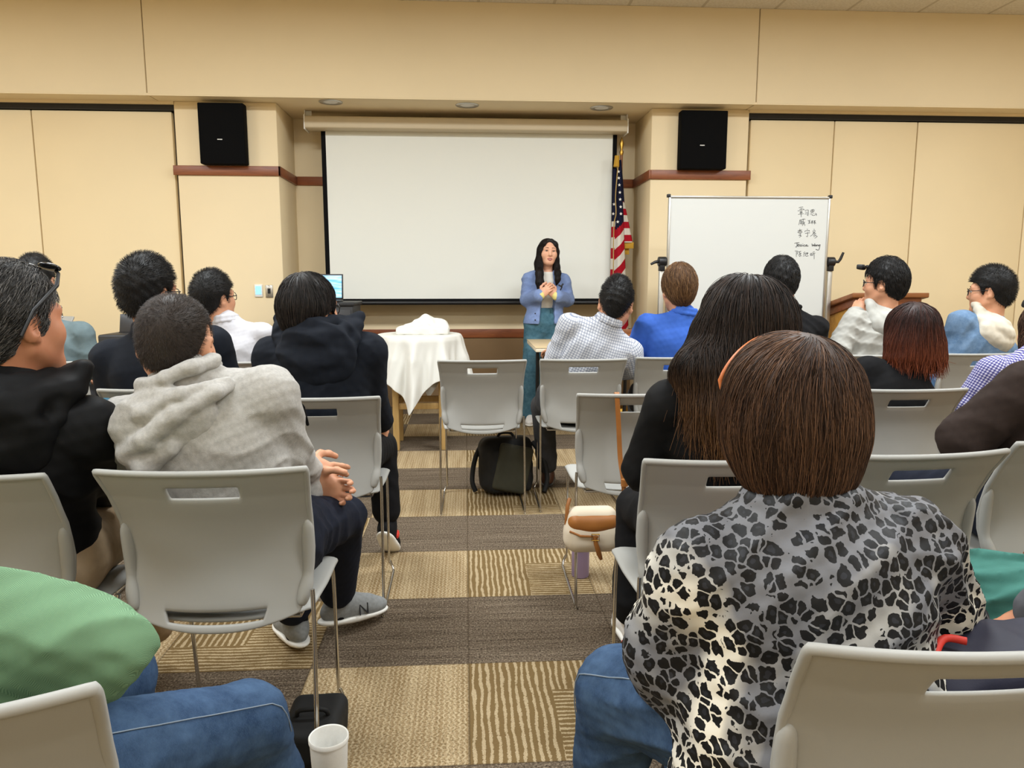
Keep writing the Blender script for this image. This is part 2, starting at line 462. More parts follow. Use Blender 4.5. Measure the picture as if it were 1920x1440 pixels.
# ------------------------------------------------------------------ sculpting with blended solids
class Sdf:
    """round cones, ellipsoids and rounded boxes blended into one skin"""
    def __init__(s): s.p = []; s.disp = None; s.clips = []
    def cone(s, a, b, r1, r2, k=.02, op='u', flat=None):
        a = np.array(a, float); b = np.array(b, float)
        fl = None if flat is None else (np.array(flat[0], float) / np.linalg.norm(flat[0]), flat[1])
        R = np.linalg.norm(b - a) / 2 + max(r1, r2) + .002
        s.p.append(('c', (a, b, r1, r2, fl), (a + b) / 2, R, k, op)); return s
    def ball(s, c, r, k=.02, op='u'): return s.ell(c, (r, r, r), None, k, op)
    def ell(s, c, r, R=None, k=.02, op='u'):
        c = np.array(c, float); r = np.array(r, float)
        s.p.append(('e', (c, r, R), c, float(max(r)), k, op)); return s
    def box(s, c, h, rad, R=None, k=.02, op='u'):
        c = np.array(c, float); h = np.array(h, float)
        s.p.append(('b', (c, h, rad, R), c, float(np.linalg.norm(h)) , k, op)); return s
    def tube(s, pts, rs, k=.01, op='u', flat=None):
        rs = rs if hasattr(rs, '__len__') else [rs] * len(pts)
        for i in range(len(pts) - 1): s.cone(pts[i], pts[i+1], rs[i], rs[i+1], k, op, flat)
        return s
    @staticmethod
    def _d(t, q, P):
        if t == 'c':
            a, b, r1, r2, fl = q
            pa = P - a; ba = b - a
            if fl is not None:
                n, f = fl
                pa = pa + np.outer(pa @ n, n) * (1 / f - 1); ba = ba + n * (ba @ n) * (1 / f - 1)
            h = np.clip(pa @ ba / max(ba @ ba, 1e-9), 0, 1)
            d = np.linalg.norm(pa - h[:, None] * ba, axis=1) - (r1 + (r2 - r1) * h)
            return d if fl is None or fl[1] >= 1 else d * (.5 + .5 * fl[1])
        if t == 'e':
            c, r, R = q
            x = P - c
            if R is not None: x = x @ R
            k0 = np.linalg.norm(x / r, axis=1); k1 = np.linalg.norm(x / (r * r), axis=1)
            return np.where(k1 > 1e-6, k0 * (k0 - 1) / np.maximum(k1, 1e-6), -min(r))
        c, h, rad, R = q
        x = P - c
        if R is not None: x = x @ R
        qd = np.abs(x) - (h - rad)
        return np.linalg.norm(np.maximum(qd, 0), axis=1) + np.minimum(qd.max(axis=1), 0) - rad
    def ev(s, P, skip=None):
        D = np.full(len(P), 9.)
        for t, q, c, R, k, op in s.p:
            if op in 'us' :
                near = np.linalg.norm(P - c, axis=1) < R + .05 + k
                if not near.any(): continue
                p = P[near]; a = D[near]
            else:
                near = slice(None); p = P; a = D
            d = s._d(t, q, p)
            if op == 'u':
                h = np.maximum(k - np.abs(a - d), 0) / k; r = np.minimum(a, d) - h * h * k / 4
            else:
                if op == 's': d = -d
                h = np.maximum(k - np.abs(a - d), 0) / k; r = np.maximum(a, d) + h * h * k / 4
            D[near] = r
        if s.disp is not None: D = D + s.disp(P)
        for g in s.clips: D = np.maximum(D, g(P))
        return D
    def mesh(s, h, smooth=1):
        """surface net on sparse blocks; returns verts, quads"""
        U = [(c, R) for t, q, c, R, k, op in s.p if op == 'u']
        lo = np.min([c - R for c, R in U], axis=0) - .03; hi = np.max([c + R for c, R in U], axis=0) + .03
        Bn = 8; bs = Bn * h
        nb = np.ceil((hi - lo) / bs).astype(int)
        ijk = np.stack(np.meshgrid(*[np.arange(n) for n in nb], indexing='ij'), -1).reshape(-1, 3)
        ctr = lo + (ijk + .5) * bs
        far = np.min([np.linalg.norm(ctr - c, axis=1) - R for c, R in U], axis=0)
        ijk = ijk[far < bs]; ctr = ctr[far < bs]
        d0 = s.ev(ctr); ijk = ijk[np.abs(d0) < bs * .95 + .02]
        g = np.arange(Bn + 1)
        off = np.stack(np.meshgrid(g, g, g, indexing='ij'), -1).reshape(-1, 3)
        n1 = Bn + 1
        ids = []; vs = []; quads = []
        G = nb * Bn + 2
        def gid(c): return (c[..., 0] * G[1] + c[..., 1]) * G[2] + c[..., 2]
        Q = []
        for s0 in range(0, len(ijk), 1500):
            bk = ijk[s0:s0 + 1500]
            gi = (bk[:, None, :] * Bn + off[None])
            P = (lo + gi.reshape(-1, 3) * h)
            D = s.ev(P).reshape(len(bk), n1, n1, n1)
            S = D < 0
            acc = np.zeros((len(bk), Bn, Bn, Bn, 3)); cnt = np.zeros((len(bk), Bn, Bn, Bn))
            for ax in range(3):
                sl0 = [slice(None)] * 4; sl1 = [slice(None)] * 4
                sl0[ax + 1] = slice(0, Bn); sl1[ax + 1] = slice(1, n1)
                a = D[tuple(sl0)]; b_ = D[tuple(sl1)]
                cr = (a < 0) != (b_ < 0)
                t = np.where(cr, a / np.where(np.abs(a - b_) < 1e-12, 1, a - b_), 0)
                o1, o2 = [x for x in range(3) if x != ax]
                for e1 in (0, 1):
                    for e2 in (0, 1):
                        ss = [slice(None)] * 4
                        ss[o1 + 1] = slice(e1, e1 + Bn); ss[o2 + 1] = slice(e2, e2 + Bn)
                        c_ = cr[tuple(ss)]; tt = t[tuple(ss)]
                        cnt += c_
                        acc[..., ax] += np.where(c_, tt, 0); acc[..., o1] += c_ * e1; acc[..., o2] += c_ * e2
                # quads owned by this edge
                ss = [slice(None)] * 4
                ss[o1 + 1] = slice(0, Bn); ss[o2 + 1] = slice(0, Bn)
                w_ = np.argwhere(cr[tuple(ss)])
                if len(w_):
                    cell = bk[w_[:, 0]] * Bn + w_[:, 1:]
                    inside = a[tuple(ss)][tuple(w_.T)] < 0
                    c00 = cell.copy(); c10 = cell.copy(); c10[:, o1] -= 1
                    c11 = c10.copy(); c11[:, o2] -= 1
                    c01 = cell.copy(); c01[:, o2] -= 1
                    q = np.stack([gid(c00), gid(c10), gid(c11), gid(c01)], 1)
                    flip = inside if ax != 1 else ~inside
                    q[~flip] = q[~flip][:, ::-1]
                    Q.append(q)
            act = cnt > 0
            w_ = np.argwhere(act)
            cell = bk[w_[:, 0]] * Bn + w_[:, 1:]
            vs.append(lo + (cell + acc[act] / cnt[act][:, None]) * h); ids.append(gid(cell))
        ids = np.concatenate(ids); vs = np.concatenate(vs); Q = np.concatenate(Q)
        o = np.argsort(ids); ids = ids[o]; vs = vs[o]
        pos = np.clip(np.searchsorted(ids, Q), 0, len(ids) - 1)
        ok = (ids[pos] == Q).all(axis=1)
        F = pos[ok]
        for _ in range(smooth):
            e = np.concatenate([F[:, [i, (i + 1) % 4]] for i in range(4)])
            n = np.bincount(e[:, 0], minlength=len(vs)) + np.bincount(e[:, 1], minlength=len(vs))
            av = np.stack([np.bincount(e[:, 0], vs[e[:, 1], c], len(vs)) + np.bincount(e[:, 1], vs[e[:, 0], c], len(vs)) for c in range(3)], 1)
            vs = vs * .45 + .55 * av / np.maximum(n, 1)[:, None]
        return vs, F
    def build(s, name, m, parent, h, smooth=1, attrs=None):
        v, f = s.mesh(h, smooth)
        return np_mesh(name, v, f, m, parent, attrs)
def np_mesh(name, v, f, m, parent=None, attrs=None):
    me = bpy.data.meshes.new(name)
    k = f.shape[1]
    me.vertices.add(len(v)); me.vertices.foreach_set('co', np.asarray(v, np.float32).ravel())
    me.loops.add(f.size); me.loops.foreach_set('vertex_index', f.astype(np.int32).ravel())
    me.polygons.add(len(f)); me.polygons.foreach_set('loop_start', np.arange(0, f.size, k, dtype=np.int32))
    me.polygons.foreach_set('use_smooth', np.ones(len(f), bool))
    me.update(calc_edges=True)
    if m is not None: me.materials.append(m)
    if attrs:
        for n, a in attrs.items():
            at_ = me.attributes.new(n, 'FLOAT', 'POINT'); at_.data.foreach_set('value', np.asarray(a, np.float32))
    o = bpy.data.objects.new(name, me); link(o, parent)
    if parent is not None:
        o.matrix_parent_inverse = parent.matrix_basis.inverted()
    return o
def unit(v): v = np.asarray(v, float); return v / max(np.linalg.norm(v), 1e-9)
def rotz(a): c, s_ = math.cos(a), math.sin(a); return np.array([[c, -s_, 0], [s_, c, 0], [0, 0, 1.]])
def rotx(a): c, s_ = math.cos(a), math.sin(a); return np.array([[1., 0, 0], [0, c, -s_], [0, s_, c]])
def roty(a): c, s_ = math.cos(a), math.sin(a); return np.array([[c, 0, s_], [0, 1., 0], [-s_, 0, c]])
def folds(amp, f, dirv=(0, 0, 1), seed=0.):
    """cloth creases: warped ridges that come and go over the surface"""
    d = unit(dirv)
    e = unit(np.cross(d, (.3, .8, .5))); g = np.cross(d, e)
    def fn(P):
        a, b_, c = P @ d, P @ e, P @ g
        w1 = np.sin(9 * b_ + 7 * c + seed) * 1.3 + np.sin(17 * c - 11 * a + 2 * seed)
        w2 = np.sin(13 * c - 8 * b_ + 1.7 * seed) * 1.2
        r1 = 1 - 2 * np.abs(np.sin(.5 * f * a + w1 * 1.3 + seed)) ** .8
        r2 = 1 - 2 * np.abs(np.sin(.5 * f * .8 * (.5 * a + .85 * b_) + 1.6 * w2 + 2 * seed)) ** .8
        m1 = .5 + .5 * np.sin(11 * b_ + 6 * a + 3 * seed); m2 = .5 + .5 * np.sin(10 * a - 9 * c + 5 * seed)
        fine = np.sin(2.3 * f * a + 3 * w2) * np.sin(1.9 * f * b_ + 2 * w1)
        return -amp * (.75 * r1 * m1 + .65 * r2 * m2 + .22 * fine)
    return fn

# ------------------------------------------------------------------ wall and stage fittings
def wallbox(name, label, cat, px0, py0, px1, py1, Y, depth, m, group=None):
    a, c = at(px0, py0, Y), at(px1, py1, Y)
    b = B(); b.box((min(a.x, c.x), Y - depth, min(a.z, c.z)), (max(a.x, c.x), Y, max(a.z, c.z)))
    t = thing(name, label, cat, ((a.x + c.x) / 2, Y, min(a.z, c.z)), group=group)
    b.v = [tuple(Vector(v) - t.location) for v in b.v]
    o = b.build('cabinet', m, t, bevel=.008)
    return t, a, c
for lab, q in (('black cloth-fronted loudspeaker on the left pillar', (377, 197, 467.5, 311)), ('black cloth-fronted loudspeaker on the right pillar, above the whiteboard', (1272, 211, 1354, 320))):
    t, a, c = wallbox('wall_speaker', lab, 'loudspeaker', *q, 6.49, .10, M['blackcloth'], 'black loudspeakers on the pillars')
    b = B(); b.box((-.035, -.104, .19), (.005, -.0995, .197)); b.build('badge', M['alu'], t)
# keypad and socket plates
t, a, c = wallbox('wall_keypad', 'white wall keypad with lit pale blue buttons on the left pillar', 'keypad', 477, 533, 493.5, 557, 6.499, .012, M['white'])
M['lit'] = mat('lit_keypad', (120, 200, 250), .4)
M['lit'].node_tree.nodes['Principled BSDF'].inputs['Emission Color'].default_value = (*lin((150, 205, 250)), 1)
M['lit'].node_tree.nodes['Principled BSDF'].inputs['Emission Strength'].default_value = .8
for k in range(3):
    for q in range(2):
        b = B(); b.box((-.024 + q * .025, -.0155, .022 + k * .025), (-.001 + q * .025, -.011, .044 + k * .025)); b.build('button', M['lit'], t)
t, a, c = wallbox('wall_socket_plate', 'steel socket plate with a black jack right of the lit keypad', 'socket', 497.5, 534.5, 512.5, 558, 6.499, .008, M['alu'])
b = B(); b.box((-.012, -.012, .035), (.012, -.007, .078)); b.build('jack', M['blackplastic'], t)
for z in (.012, .1):
    b = B(); b.tube([(0, -.010, z), (0, -.006, z)], .004, 8); b.build('screw', M['chrome'], t)
# recessed downlights in the soffit
for px, lab in ((620, 'leftmost round recessed downlight above the projection screen'), (876, 'middle round recessed downlight above the projection screen'), (1128, 'rightmost round recessed downlight above the projection screen')):
    d = _f + _r * ((px - 960) / FPX) - _u * (((191 if px < 700 else 197 if px < 1000 else 202) - 720) / FPX)
    p = Vector((0, 0, EYE)) + d * ((ZS - EYE) / d.z)
    t = thing('recessed_downlight', lab, 'downlight', (p.x, p.y, ZS), group='downlights over the stage')
    b = B(); b.lathe([(.062, -.001), (.062, -.006), (.094, -.006), (.098, -.003), (.098, 0)], 28); b.build('trim_ring', M['alu'], t, smooth=40)
    b = B(); b.lathe([(.0, -.003), (.03, -.0035), (.061, -.002)], 24); b.build('lens', M['white'], t, smooth=40)
# projection screen
t = thing('projection_screen', 'large white pull-down projection screen hanging in the stage niche', 'projection screen', (.03, 6.85, 1.0))
xl, xr = -1.375, 1.452
b = B()
prof = [(6.70, 2.528), (6.70, 2.60), (6.715, 2.625), (6.75, 2.632), (6.88, 2.632), (6.89, 2.54), (6.86, 2.522), (6.72, 2.518)]
def loc_(b, t): b.v = [tuple(Vector(v) - t.location) for v in b.v]
n = len(prof)
b.add([(xl, y, z) for y, z in prof] + [(xr, y, z) for y, z in prof], [tuple(range(n)), tuple(reversed(range(n, 2 * n)))] + [(i, (i + 1) % n, (i + 1) % n + n, i + n) for i in range(n)])
loc_(b, t); M['case'] = mat('screen_case', (206, 190, 160), .5); b.build('case', M['case'], t, bevel=.004)
for x, s in ((xl, -1), (xr, 1)):
    b = B(); b.box((x - .006, 6.70, 2.512), (x + .006, 6.885, 2.636)); loc_(b, t); b.build('end_cap', M['white'], t, bevel=.003)
    b = B(); b.box((x - .05 if s > 0 else x, 6.78, 2.63), (x if s > 0 else x + .05, 6.786, ZS - .002)); b.box((x - .003, 6.73, 2.63), (x + .003, 6.84, ZS - .002)); loc_(b, t); b.build('bracket', M['white'], t)
M['screen'] = mat('matte_screen', (238, 239, 232), .9, spec=.05)
M['border'] = mat('screen_border', (18, 18, 19), .85, spec=.1)
b = B(); b.box((-1.262, 6.842, 1.028), (1.385, 6.846, 2.53)); loc_(b, t); b.build('border', M['border'], t)
b = B(); b.box((-1.222, 6.8395, 1.050), (1.345, 6.8415, 2.53)); loc_(b, t); b.build('screen_fabric', M['screen'], t)
b = B(); b.tube([(-1.275, 6.843, 1.012), (1.398, 6.843, 1.012)], .019, 14); loc_(b, t); b.build('weight_bar', M['blackplastic'], t, smooth=60)
# flag on a pole
M['brass'] = mat('brass', (190, 150, 70), .3, 1.)
M['gold'] = mat('gold_fringe', (196, 150, 40), .7, bump=(160, .6, .004))
M['cord'] = mat('gold_cord', (176, 148, 92), .8)
fx = at(1163, 400, 6.82).x
t = thing('flag_on_pole', 'American flag with gold fringe hanging furled on a pole right of the screen', 'flag', (fx, 6.82, 0))
b = B(); b.lathe([(.0, .06), (.05, .055), (.13, .03), (.14, .0)], 24); b.build('base', M['brass'], t, smooth=40)
b = B(); b.tube([(0, 0, .03), (0, 0, 2.36)], .0125, 10); b.build('pole', M['lectern'], t, smooth=50)
b = B(); b.tube([(0, 0, 2.34), (0, 0, 2.37), (0, 0, 2.39), (0, 0, 2.44), (0, 0, 2.50)], [.014, .02, .01, .022, .002], 10); b.build('finial', M['brass'], t, smooth=50)
def flag_mat():
    m = mat('flag_cloth', (200, 200, 200), .8, spec=.15); n = NT(m)
    f = n.m('FRACT', n.attr('stripe'))
    c = n.mix(n.m('GREATER_THAN', f, .5), lin((222, 216, 206)), lin((172, 22, 40)))
    n.col(n.mix(n.m('GREATER_THAN', n.attr('canton'), .5), c, lin((22, 26, 52)))); return m
M['flag'] = flag_mat()
def flag_fold(name, left, right, y0, bulge, stripe, canton, nu=14, nv=60):
    """left,right: pixel polylines [(x,y)...] top to bottom"""
    ly = np.array(left, float); ry = np.array(right, float)
    V = []; S = []; K = []
    for j in range(nv + 1):
        v = j / nv
        l = np.array([np.interp(v, np.linspace(0, 1, len(ly)), ly[:, c]) for c in (0, 1)])
        r = np.array([np.interp(v, np.linspace(0, 1, len(ry)), ry[:, c]) for c in (0, 1)])
        for i in range(nu + 1):
            u = i / nu; p = l + (r - l) * u
            y = y0 - bulge * math.sin(math.pi * u) + .006 * math.sin(9 * u + 3 * v)
            q = at(p[0], p[1], 6.78); V.append((q.x - t.location.x, y, q.z)); S.append(stripe(p[0], p[1])); K.append(1. if canton(p[0], p[1]) else 0.)
    F = np.array([(j*(nu+1)+i, j*(nu+1)+i+1, (j+1)*(nu+1)+i+1, (j+1)*(nu+1)+i) for j in range(nv) for i in range(nu)])
    o = np_mesh(name, np.array(V), F, M['flag'], None, {'stripe': S, 'canton': K}); o.parent = t
    k = o.modifiers.new('s', 'SOLIDIFY'); k.thickness = .006
    return o
flag_fold('fly_fold', [(1160, 300), (1166, 380), (1168, 455)], [(1166, 300), (1171, 378), (1187, 455)], -.005, .03, lambda x, y: (y - 379) / 24.5 + .0, lambda x, y: y < 379)
flag_fold('hoist_fold', [(1150, 316), (1149, 400), (1146, 520), (1142, 622)], [(1158, 316), (1157, 400), (1154, 520), (1152, 622)], -.02, .02, lambda x, y: (y - 445) / 40, lambda x, y: y < 415)
flag_fold('front_fold', [(1158, 312), (1156, 380), (1152, 440), (1150, 530), (1148, 622)], [(1165, 312), (1168, 400), (1169, 440), (1173, 530), (1178, 622)], -.035, .045, lambda x, y: (y + 1.25 * (x - 1152) - 432) / 38 * 1. + .5, lambda x, y: y + 1.3 * (x - 1152) < 436 + 0 * x)
star = []
for q in range(10):
    r_ = .015 if q % 2 == 0 else .006; a_ = math.pi / 2 + q * math.pi / 5
    star.append((r_ * math.cos(a_), r_ * math.sin(a_)))
for sx, sy, Y in ((1159.5, 322, 6.73), (1160, 334, 6.728), (1161, 347, 6.722), (1162, 361, 6.72), (1162.5, 374, 6.716), (1163.5, 388, 6.714), (1164, 401, 6.713), (1158, 416, 6.716), (1151, 383, 6.772), (1149.6, 401, 6.772)):
    c = at(sx, sy, Y)
    b = B(); b.prism([(c.x - t.location.x + x, c.z + z) for x, z in star], Y - 6.82 - .008, Y - 6.82 - .004); b.build('star', M['white'], t)
for q in (((1168, 455), (1188, 455), 466, -.02), ((1170, 464), (1181, 464), 477, .012), ((1148, 622), (1178, 622), 632, -.05)):
    a = at(*q[0], 6.8); c = at(*q[1], 6.8); z1 = at(q[0][0], q[2], 6.8).z
    b = B(); b.box((a.x - t.location.x, q[3] - .006, z1), (c.x - t.location.x, q[3] + .004, a.z + .004)); b.build('fringe', M['gold'], t, bevel=.002)
b = B(); pts = [A(1161, 290, 6.74), A(1157, 330, 6.72), A(1154, 370, 6.71), A(1155, 400, 6.70), A(1151, 425, 6.70), A(1150, 500, 6.7), A(1149, 560, 6.7)]
b.tube([Vector(p) - t.location for p in bezier(pts, 5)], .005, 6); b.build('cord', M['cord'], t, smooth=60)
b = B(); b.tube([A(1157, 292, 6.74) - np.array(t.location), A(1155.5, 313, 6.74) - np.array(t.location)], [.02, .026], 10); b.build('tassel', M['gold'], t, smooth=50)

# ------------------------------------------------------------------ whiteboard on its stand
WY = 5.5
a = at(1254, 367, WY); c = at(1557, 369, WY)
x0, x1, zt = a.x, c.x, a.z; zb = zt - 1.0; zm = (zt + zb) / 2 + .02
t = thing('whiteboard_stand', 'white dry-erase board on an aluminium stand with handwritten names at its right', 'whiteboard', ((x0 + x1) / 2, WY, 0))
cx = t.location.x
M['board'] = mat('whiteboard_face', (208, 209, 205), .35, spec=.4)
b = B(); b.box((x0 - cx + .012, -.004, zb + .012), (x1 - cx - .012, .012, zt - .012)); b.build('board', M['board'], t)
for nm, lo, hi in (('top_frame', (x0 - cx, -.011, zt - .016), (x1 - cx, .017, zt)), ('bottom_frame', (x0 - cx, -.011, zb), (x1 - cx, .017, zb + .016)), ('side_frame', (x0 - cx, -.011, zb), (x0 - cx + .016, .017, zt)), ('side_frame', (x1 - cx - .016, -.011, zb), (x1 - cx, .017, zt))):
    b = B(); b.box(lo, hi); b.build(nm, M['alu'], t, bevel=.003)
for x in (x0 - cx, x1 - cx):
    for z in (zb, zt):
        b = B(); b.box((x - .012, -.014, z - .012), (x + .012, .02, z + .012)); b.build('corner_cap', M['blackplastic'], t, bevel=.004)
for s, x in ((-1, x0 - cx), (1, x1 - cx)):
    xp = x + s * .035
    b = B(); b.box((xp - .018, .0, .06), (xp + .018, .034, zm)); b.build('upright', M['alu'], t, bevel=.004)
    b = B(); b.box((xp - .02, -.30, .05), (xp + .02, .33, .08)); b.build('foot', M['alu'], t, bevel=.004)
    for y in (-.27, .30):
        b = B(); b.tube([(xp - .012, y, .026), (xp + .012, y, .026)], .026, 14); b.build('caster', M['blackplastic'], t, smooth=50)
    b = B(); b.tube([(xp - s * .03, .01, zm), (xp + s * .028, .01, zm)], .036, 18); b.box((xp - .02, -.012, zm - .07), (xp + .02, .04, zm)); k = b.build('clamp', M['blackplastic'], t, bevel=.004)
    b = B()
    if s < 0: b.tube([(xp - .03, .01, zm), (xp - .055, .005, zm - .005), (xp - .085, 0, zm - .02)], [.012, .011, .009], 8)
    else: b.tube([(xp + .03, .01, zm), (xp + .06, .005, zm), (xp + .072, 0, zm + .02), (xp + .09, -.005, zm + .07)], [.012, .011, .011, .009], 8)
    b.build('handle', M['blackplastic'], k, smooth=60)
    k.children[0].parent = k
b = B(); b.box((x0 - cx - .05, .01, .2), (x1 - cx + .05, .034, .235)); b.build('cross_bar', M['alu'], t, bevel=.003)
M['ink'] = mat('marker_ink', (62, 62, 64), .7)
M['ink2'] = mat('marker_ink_dark', (34, 34, 38), .7)
# handwriting, each line traced as pen strokes (in twelfths of a photo pixel from 1480,380)
LINES = [
 [[(215,112),(260,100),(310,95)],[(230,150),(285,140),(335,152),(318,165)],[(262,120),(268,160)],[(190,185),(250,178),(300,168)],[(250,200),(240,235),(285,225),(282,200),(250,202)],[(245,218),(284,214)],[(200,265),(265,255),(320,245)],[(262,240),(268,320)],
  [(350,180),(400,165),(430,172),(425,230),(420,290),(400,278)],[(365,205),(378,222)],[(350,262),(385,240)],[(395,205),(405,225)],[(390,262),(418,246)],
  [(490,165),(485,215),(545,208),(555,155),(492,160)],[(520,160),(518,212)],[(488,188),(548,182)],[(480,240),(468,268)],[(505,232),(512,280),(560,285),(600,262)],[(545,235),(556,252)],[(585,235),(612,262),(608,295)]],
 [[(235,385),(228,440),(212,500)],[(238,390),(290,380)],[(245,410),(262,440),(240,470)],[(258,395),(262,490)],[(280,400),(282,480)],[(282,430),(318,420)],[(284,455),(318,446)],[(285,482),(322,470)],[(270,385),(345,368)],[(310,360),(320,440),(352,505),(345,520)],[(350,430),(290,520)],[(345,362),(358,378)],
  [(415,405),(475,395)],[(430,432),(470,425)],[(448,400),(450,465)],[(425,470),(480,452)],[(490,420),(535,408)],[(512,400),(512,480)],[(510,430),(488,462)],[(515,430),(535,450)],[(545,415),(592,405)],[(568,398),(568,485)],[(566,425),(545,465)],[(570,425),(598,468)]],
 [[(192,628),(240,618),(285,612)],[(238,590),(240,660)],[(236,628),(190,668)],[(242,630),(290,655)],[(190,672),(270,668),(288,664)],[(215,700),(262,692),(240,722)],[(240,715),(250,760),(222,778)],[(205,742),(245,735),(275,755)],
  [(402,590),(408,612)],[(352,660),(358,635),(450,625),(440,650)],[(355,690),(460,678)],[(405,655),(412,700),(408,765),(380,752)],
  [(555,590),(562,612)],[(520,640),(590,625)],[(530,660),(575,680)],[(585,650),(530,690)],[(545,690),(520,720),(472,755)],[(548,700),(600,690)],[(580,710),(540,745)],[(600,722),(548,770)],[(590,745),(630,760),(570,800)]],
 [[(115,915),(165,905),(225,900)],[(172,908),(170,960),(160,998),(138,990)],[(185,965),(215,950),(205,935),(185,955),(195,985),(220,975)],[(245,940),(228,955),(252,972),(232,985)],[(275,935),(258,955),(285,970),(262,985)],[(300,945),(302,980)],[(302,922),(306,928)],[(350,945),(325,955),(325,980),(352,978)],[(395,945),(368,955),(368,980),(392,970),(396,945),(402,982),(432,968)],
  [(505,920),(520,980),(540,940),(552,978),(575,915)],[(590,945),(572,960),(578,980),(596,965),(600,945),(606,980)],[(618,948),(622,980)],[(620,960),(640,945),(650,978)],[(690,945),(662,955),(665,975),(690,965),(694,940),(680,1010),(655,1068),(595,1050)]],
 [[(125,1085),(195,1092),(175,1125),(190,1140),(168,1160)],[(158,1100),(155,1220)],[(205,1110),(265,1090)],[(240,1095),(225,1140),(265,1135)],[(205,1170),(270,1150)],[(240,1130),(242,1210),(225,1200)],[(210,1195),(222,1182)],[(255,1185),(275,1200)],
  [(350,1100),(320,1135),(350,1140),(315,1180)],[(315,1205),(350,1190)],[(372,1120),(370,1200),(430,1195)],[(400,1115),(402,1180)],[(380,1150),(425,1142)],[(390,1130),(398,1142)],[(420,1120),(410,1140)],
  [(475,1145),(480,1190),(505,1182),(502,1138),(475,1142)],[(478,1165),(503,1160)],[(570,1105),(530,1115),(535,1160),(515,1195)],[(535,1145),(585,1135)],[(560,1140),(558,1270)]],
]
for n, line in enumerate(LINES):
    b = B()
    for st in line:
        pts = [at(1480 + x / 12, 380 + y / 12, WY - .0045) for x, y in st]
        pts = bezier(pts, 3) if len(pts) > 2 else pts
        b.tube([p - t.location for p in pts], .0016 if n != 3 else .0020, 5)
    b.build('handwriting', M['ink2'] if n == 3 else M['ink'], t)

# ------------------------------------------------------------------ lectern
LY = 5.2
a = at(1599, 549, LY); c = at(1743, 549, LY)
t = thing('lectern', 'wooden lectern with a sloping cherry top right of the whiteboard', 'lectern', ((a.x + c.x) / 2, LY, 0))
hw_ = (c.x - a.x) / 2; z1 = a.z
def slab(x0, x1, y0, y1, zf, zbk, th):
    b = B(); b.add([(x0, y0, zf - th), (x1, y0, zf - th), (x1, y1, zbk - th), (x0, y1, zbk - th), (x0, y0, zf), (x1, y0, zf), (x1, y1, zbk), (x0, y1, zbk)],
                   [(0,3,2,1),(4,5,6,7),(0,1,5,4),(1,2,6,5),(2,3,7,6),(3,0,4,7)]); return b
slab(-hw_, hw_, 0, .52, z1, z1 - .11, .035).build('top', M['lectern'], t, bevel=.005)
slab(-hw_ + .035, hw_ - .035, .03, .50, z1 - .035, z1 - .145, .06).build('top_moulding', M['cherry'], t, bevel=.006)
b = B(); b.box((-hw_ + .06, .05, .06), (hw_ - .06, .07, z1 - .09)); b.build('front_panel', M['oak'], t, bevel=.004)
for x in (-hw_ + .05, hw_ - .07):
    slab(x, x + .02, .05, .46, z1 - .09, z1 - .18, z1 - .15).build('side_panel', M['oak'], t)
b = B(); b.box((-hw_ + .02, .02, 0), (hw_ - .02, .48, .07)); b.build('plinth', M['cherry'], t, bevel=.006)

# ------------------------------------------------------------------ tables
tc = at(786, 632, 5.42)
t = thing('side_table', 'small pine table with square legs under the white cloth', 'table', (tc.x, 5.42, 0))
TZ = .825
b = B(); b.lathe([(.0, TZ - .03), (.29, TZ - .03), (.295, TZ - .015), (.29, TZ), (0, TZ)], 40); b.build('table_top', M['pine'], t, smooth=40)
for sx in (-1, 1):
    for sy in (-1, 1):
        b = B(); b.box((sx * .165 - .022, sy * .165 - .022, 0), (sx * .165 + .022, sy * .165 + .022, TZ - .03)); b.build('leg', M['pine'], t, bevel=.003)
for s in (-1, 1):
    b = B(); b.box((-.145, s * .165 - .012, .30), (.145, s * .165 + .012, .345)); b.build('stretcher', M['pine'], t, bevel=.003)
    b = B(); b.box((s * .165 - .012, -.145, .30), (s * .165 + .012, .145, .345)); b.build('stretcher', M['pine'], t, bevel=.003)
M['linen'] = mat('white_linen', (222, 220, 212), .8, spec=.2, bump=(400, .15, .001))
def cloth():
    nth, ns = 220, 60; P = []
    for i in range(nth):
        th = 2 * math.pi * i / nth
        al = th - math.radians(-97)
        half = .60
        S = half / max(abs(math.cos(al - math.pi / 4)), abs(math.sin(al - math.pi / 4)))
        S = min(S, .86)
        row = []
        for j in range(ns):
            s = S * j / (ns - 1); rt = .305
            if s < rt: r = s; z = TZ + .004
            else:
                d = s - rt
                w_ = min(1, d / .16)
                fold = .040 * math.sin(11 * th + .8 * math.sin(3 * th)) + .020 * math.sin(19 * th + 1.3) + .006 * math.sin(31 * th + 18 * d)
                r = rt + .012 * min(1, d / .03) + fold * w_ * (.5 + d) + .05 * w_ * d / .4
                z = TZ + .004 - d * .985 + .008 * min(1, d / .03) - .012 * min(1, d / .03)
            row.append((r * math.cos(th), r * math.sin(th), z))
        P.append(row)
    return P
b = B(); b.grid(cloth(), close_u=True)
o = b.build('tablecloth', M['linen'], None, solid=.003, subsurf=1, weld=True); o.location = t.location
tag(o, 'white cloth draped over the small pine table, one corner hanging in front', 'tablecloth')
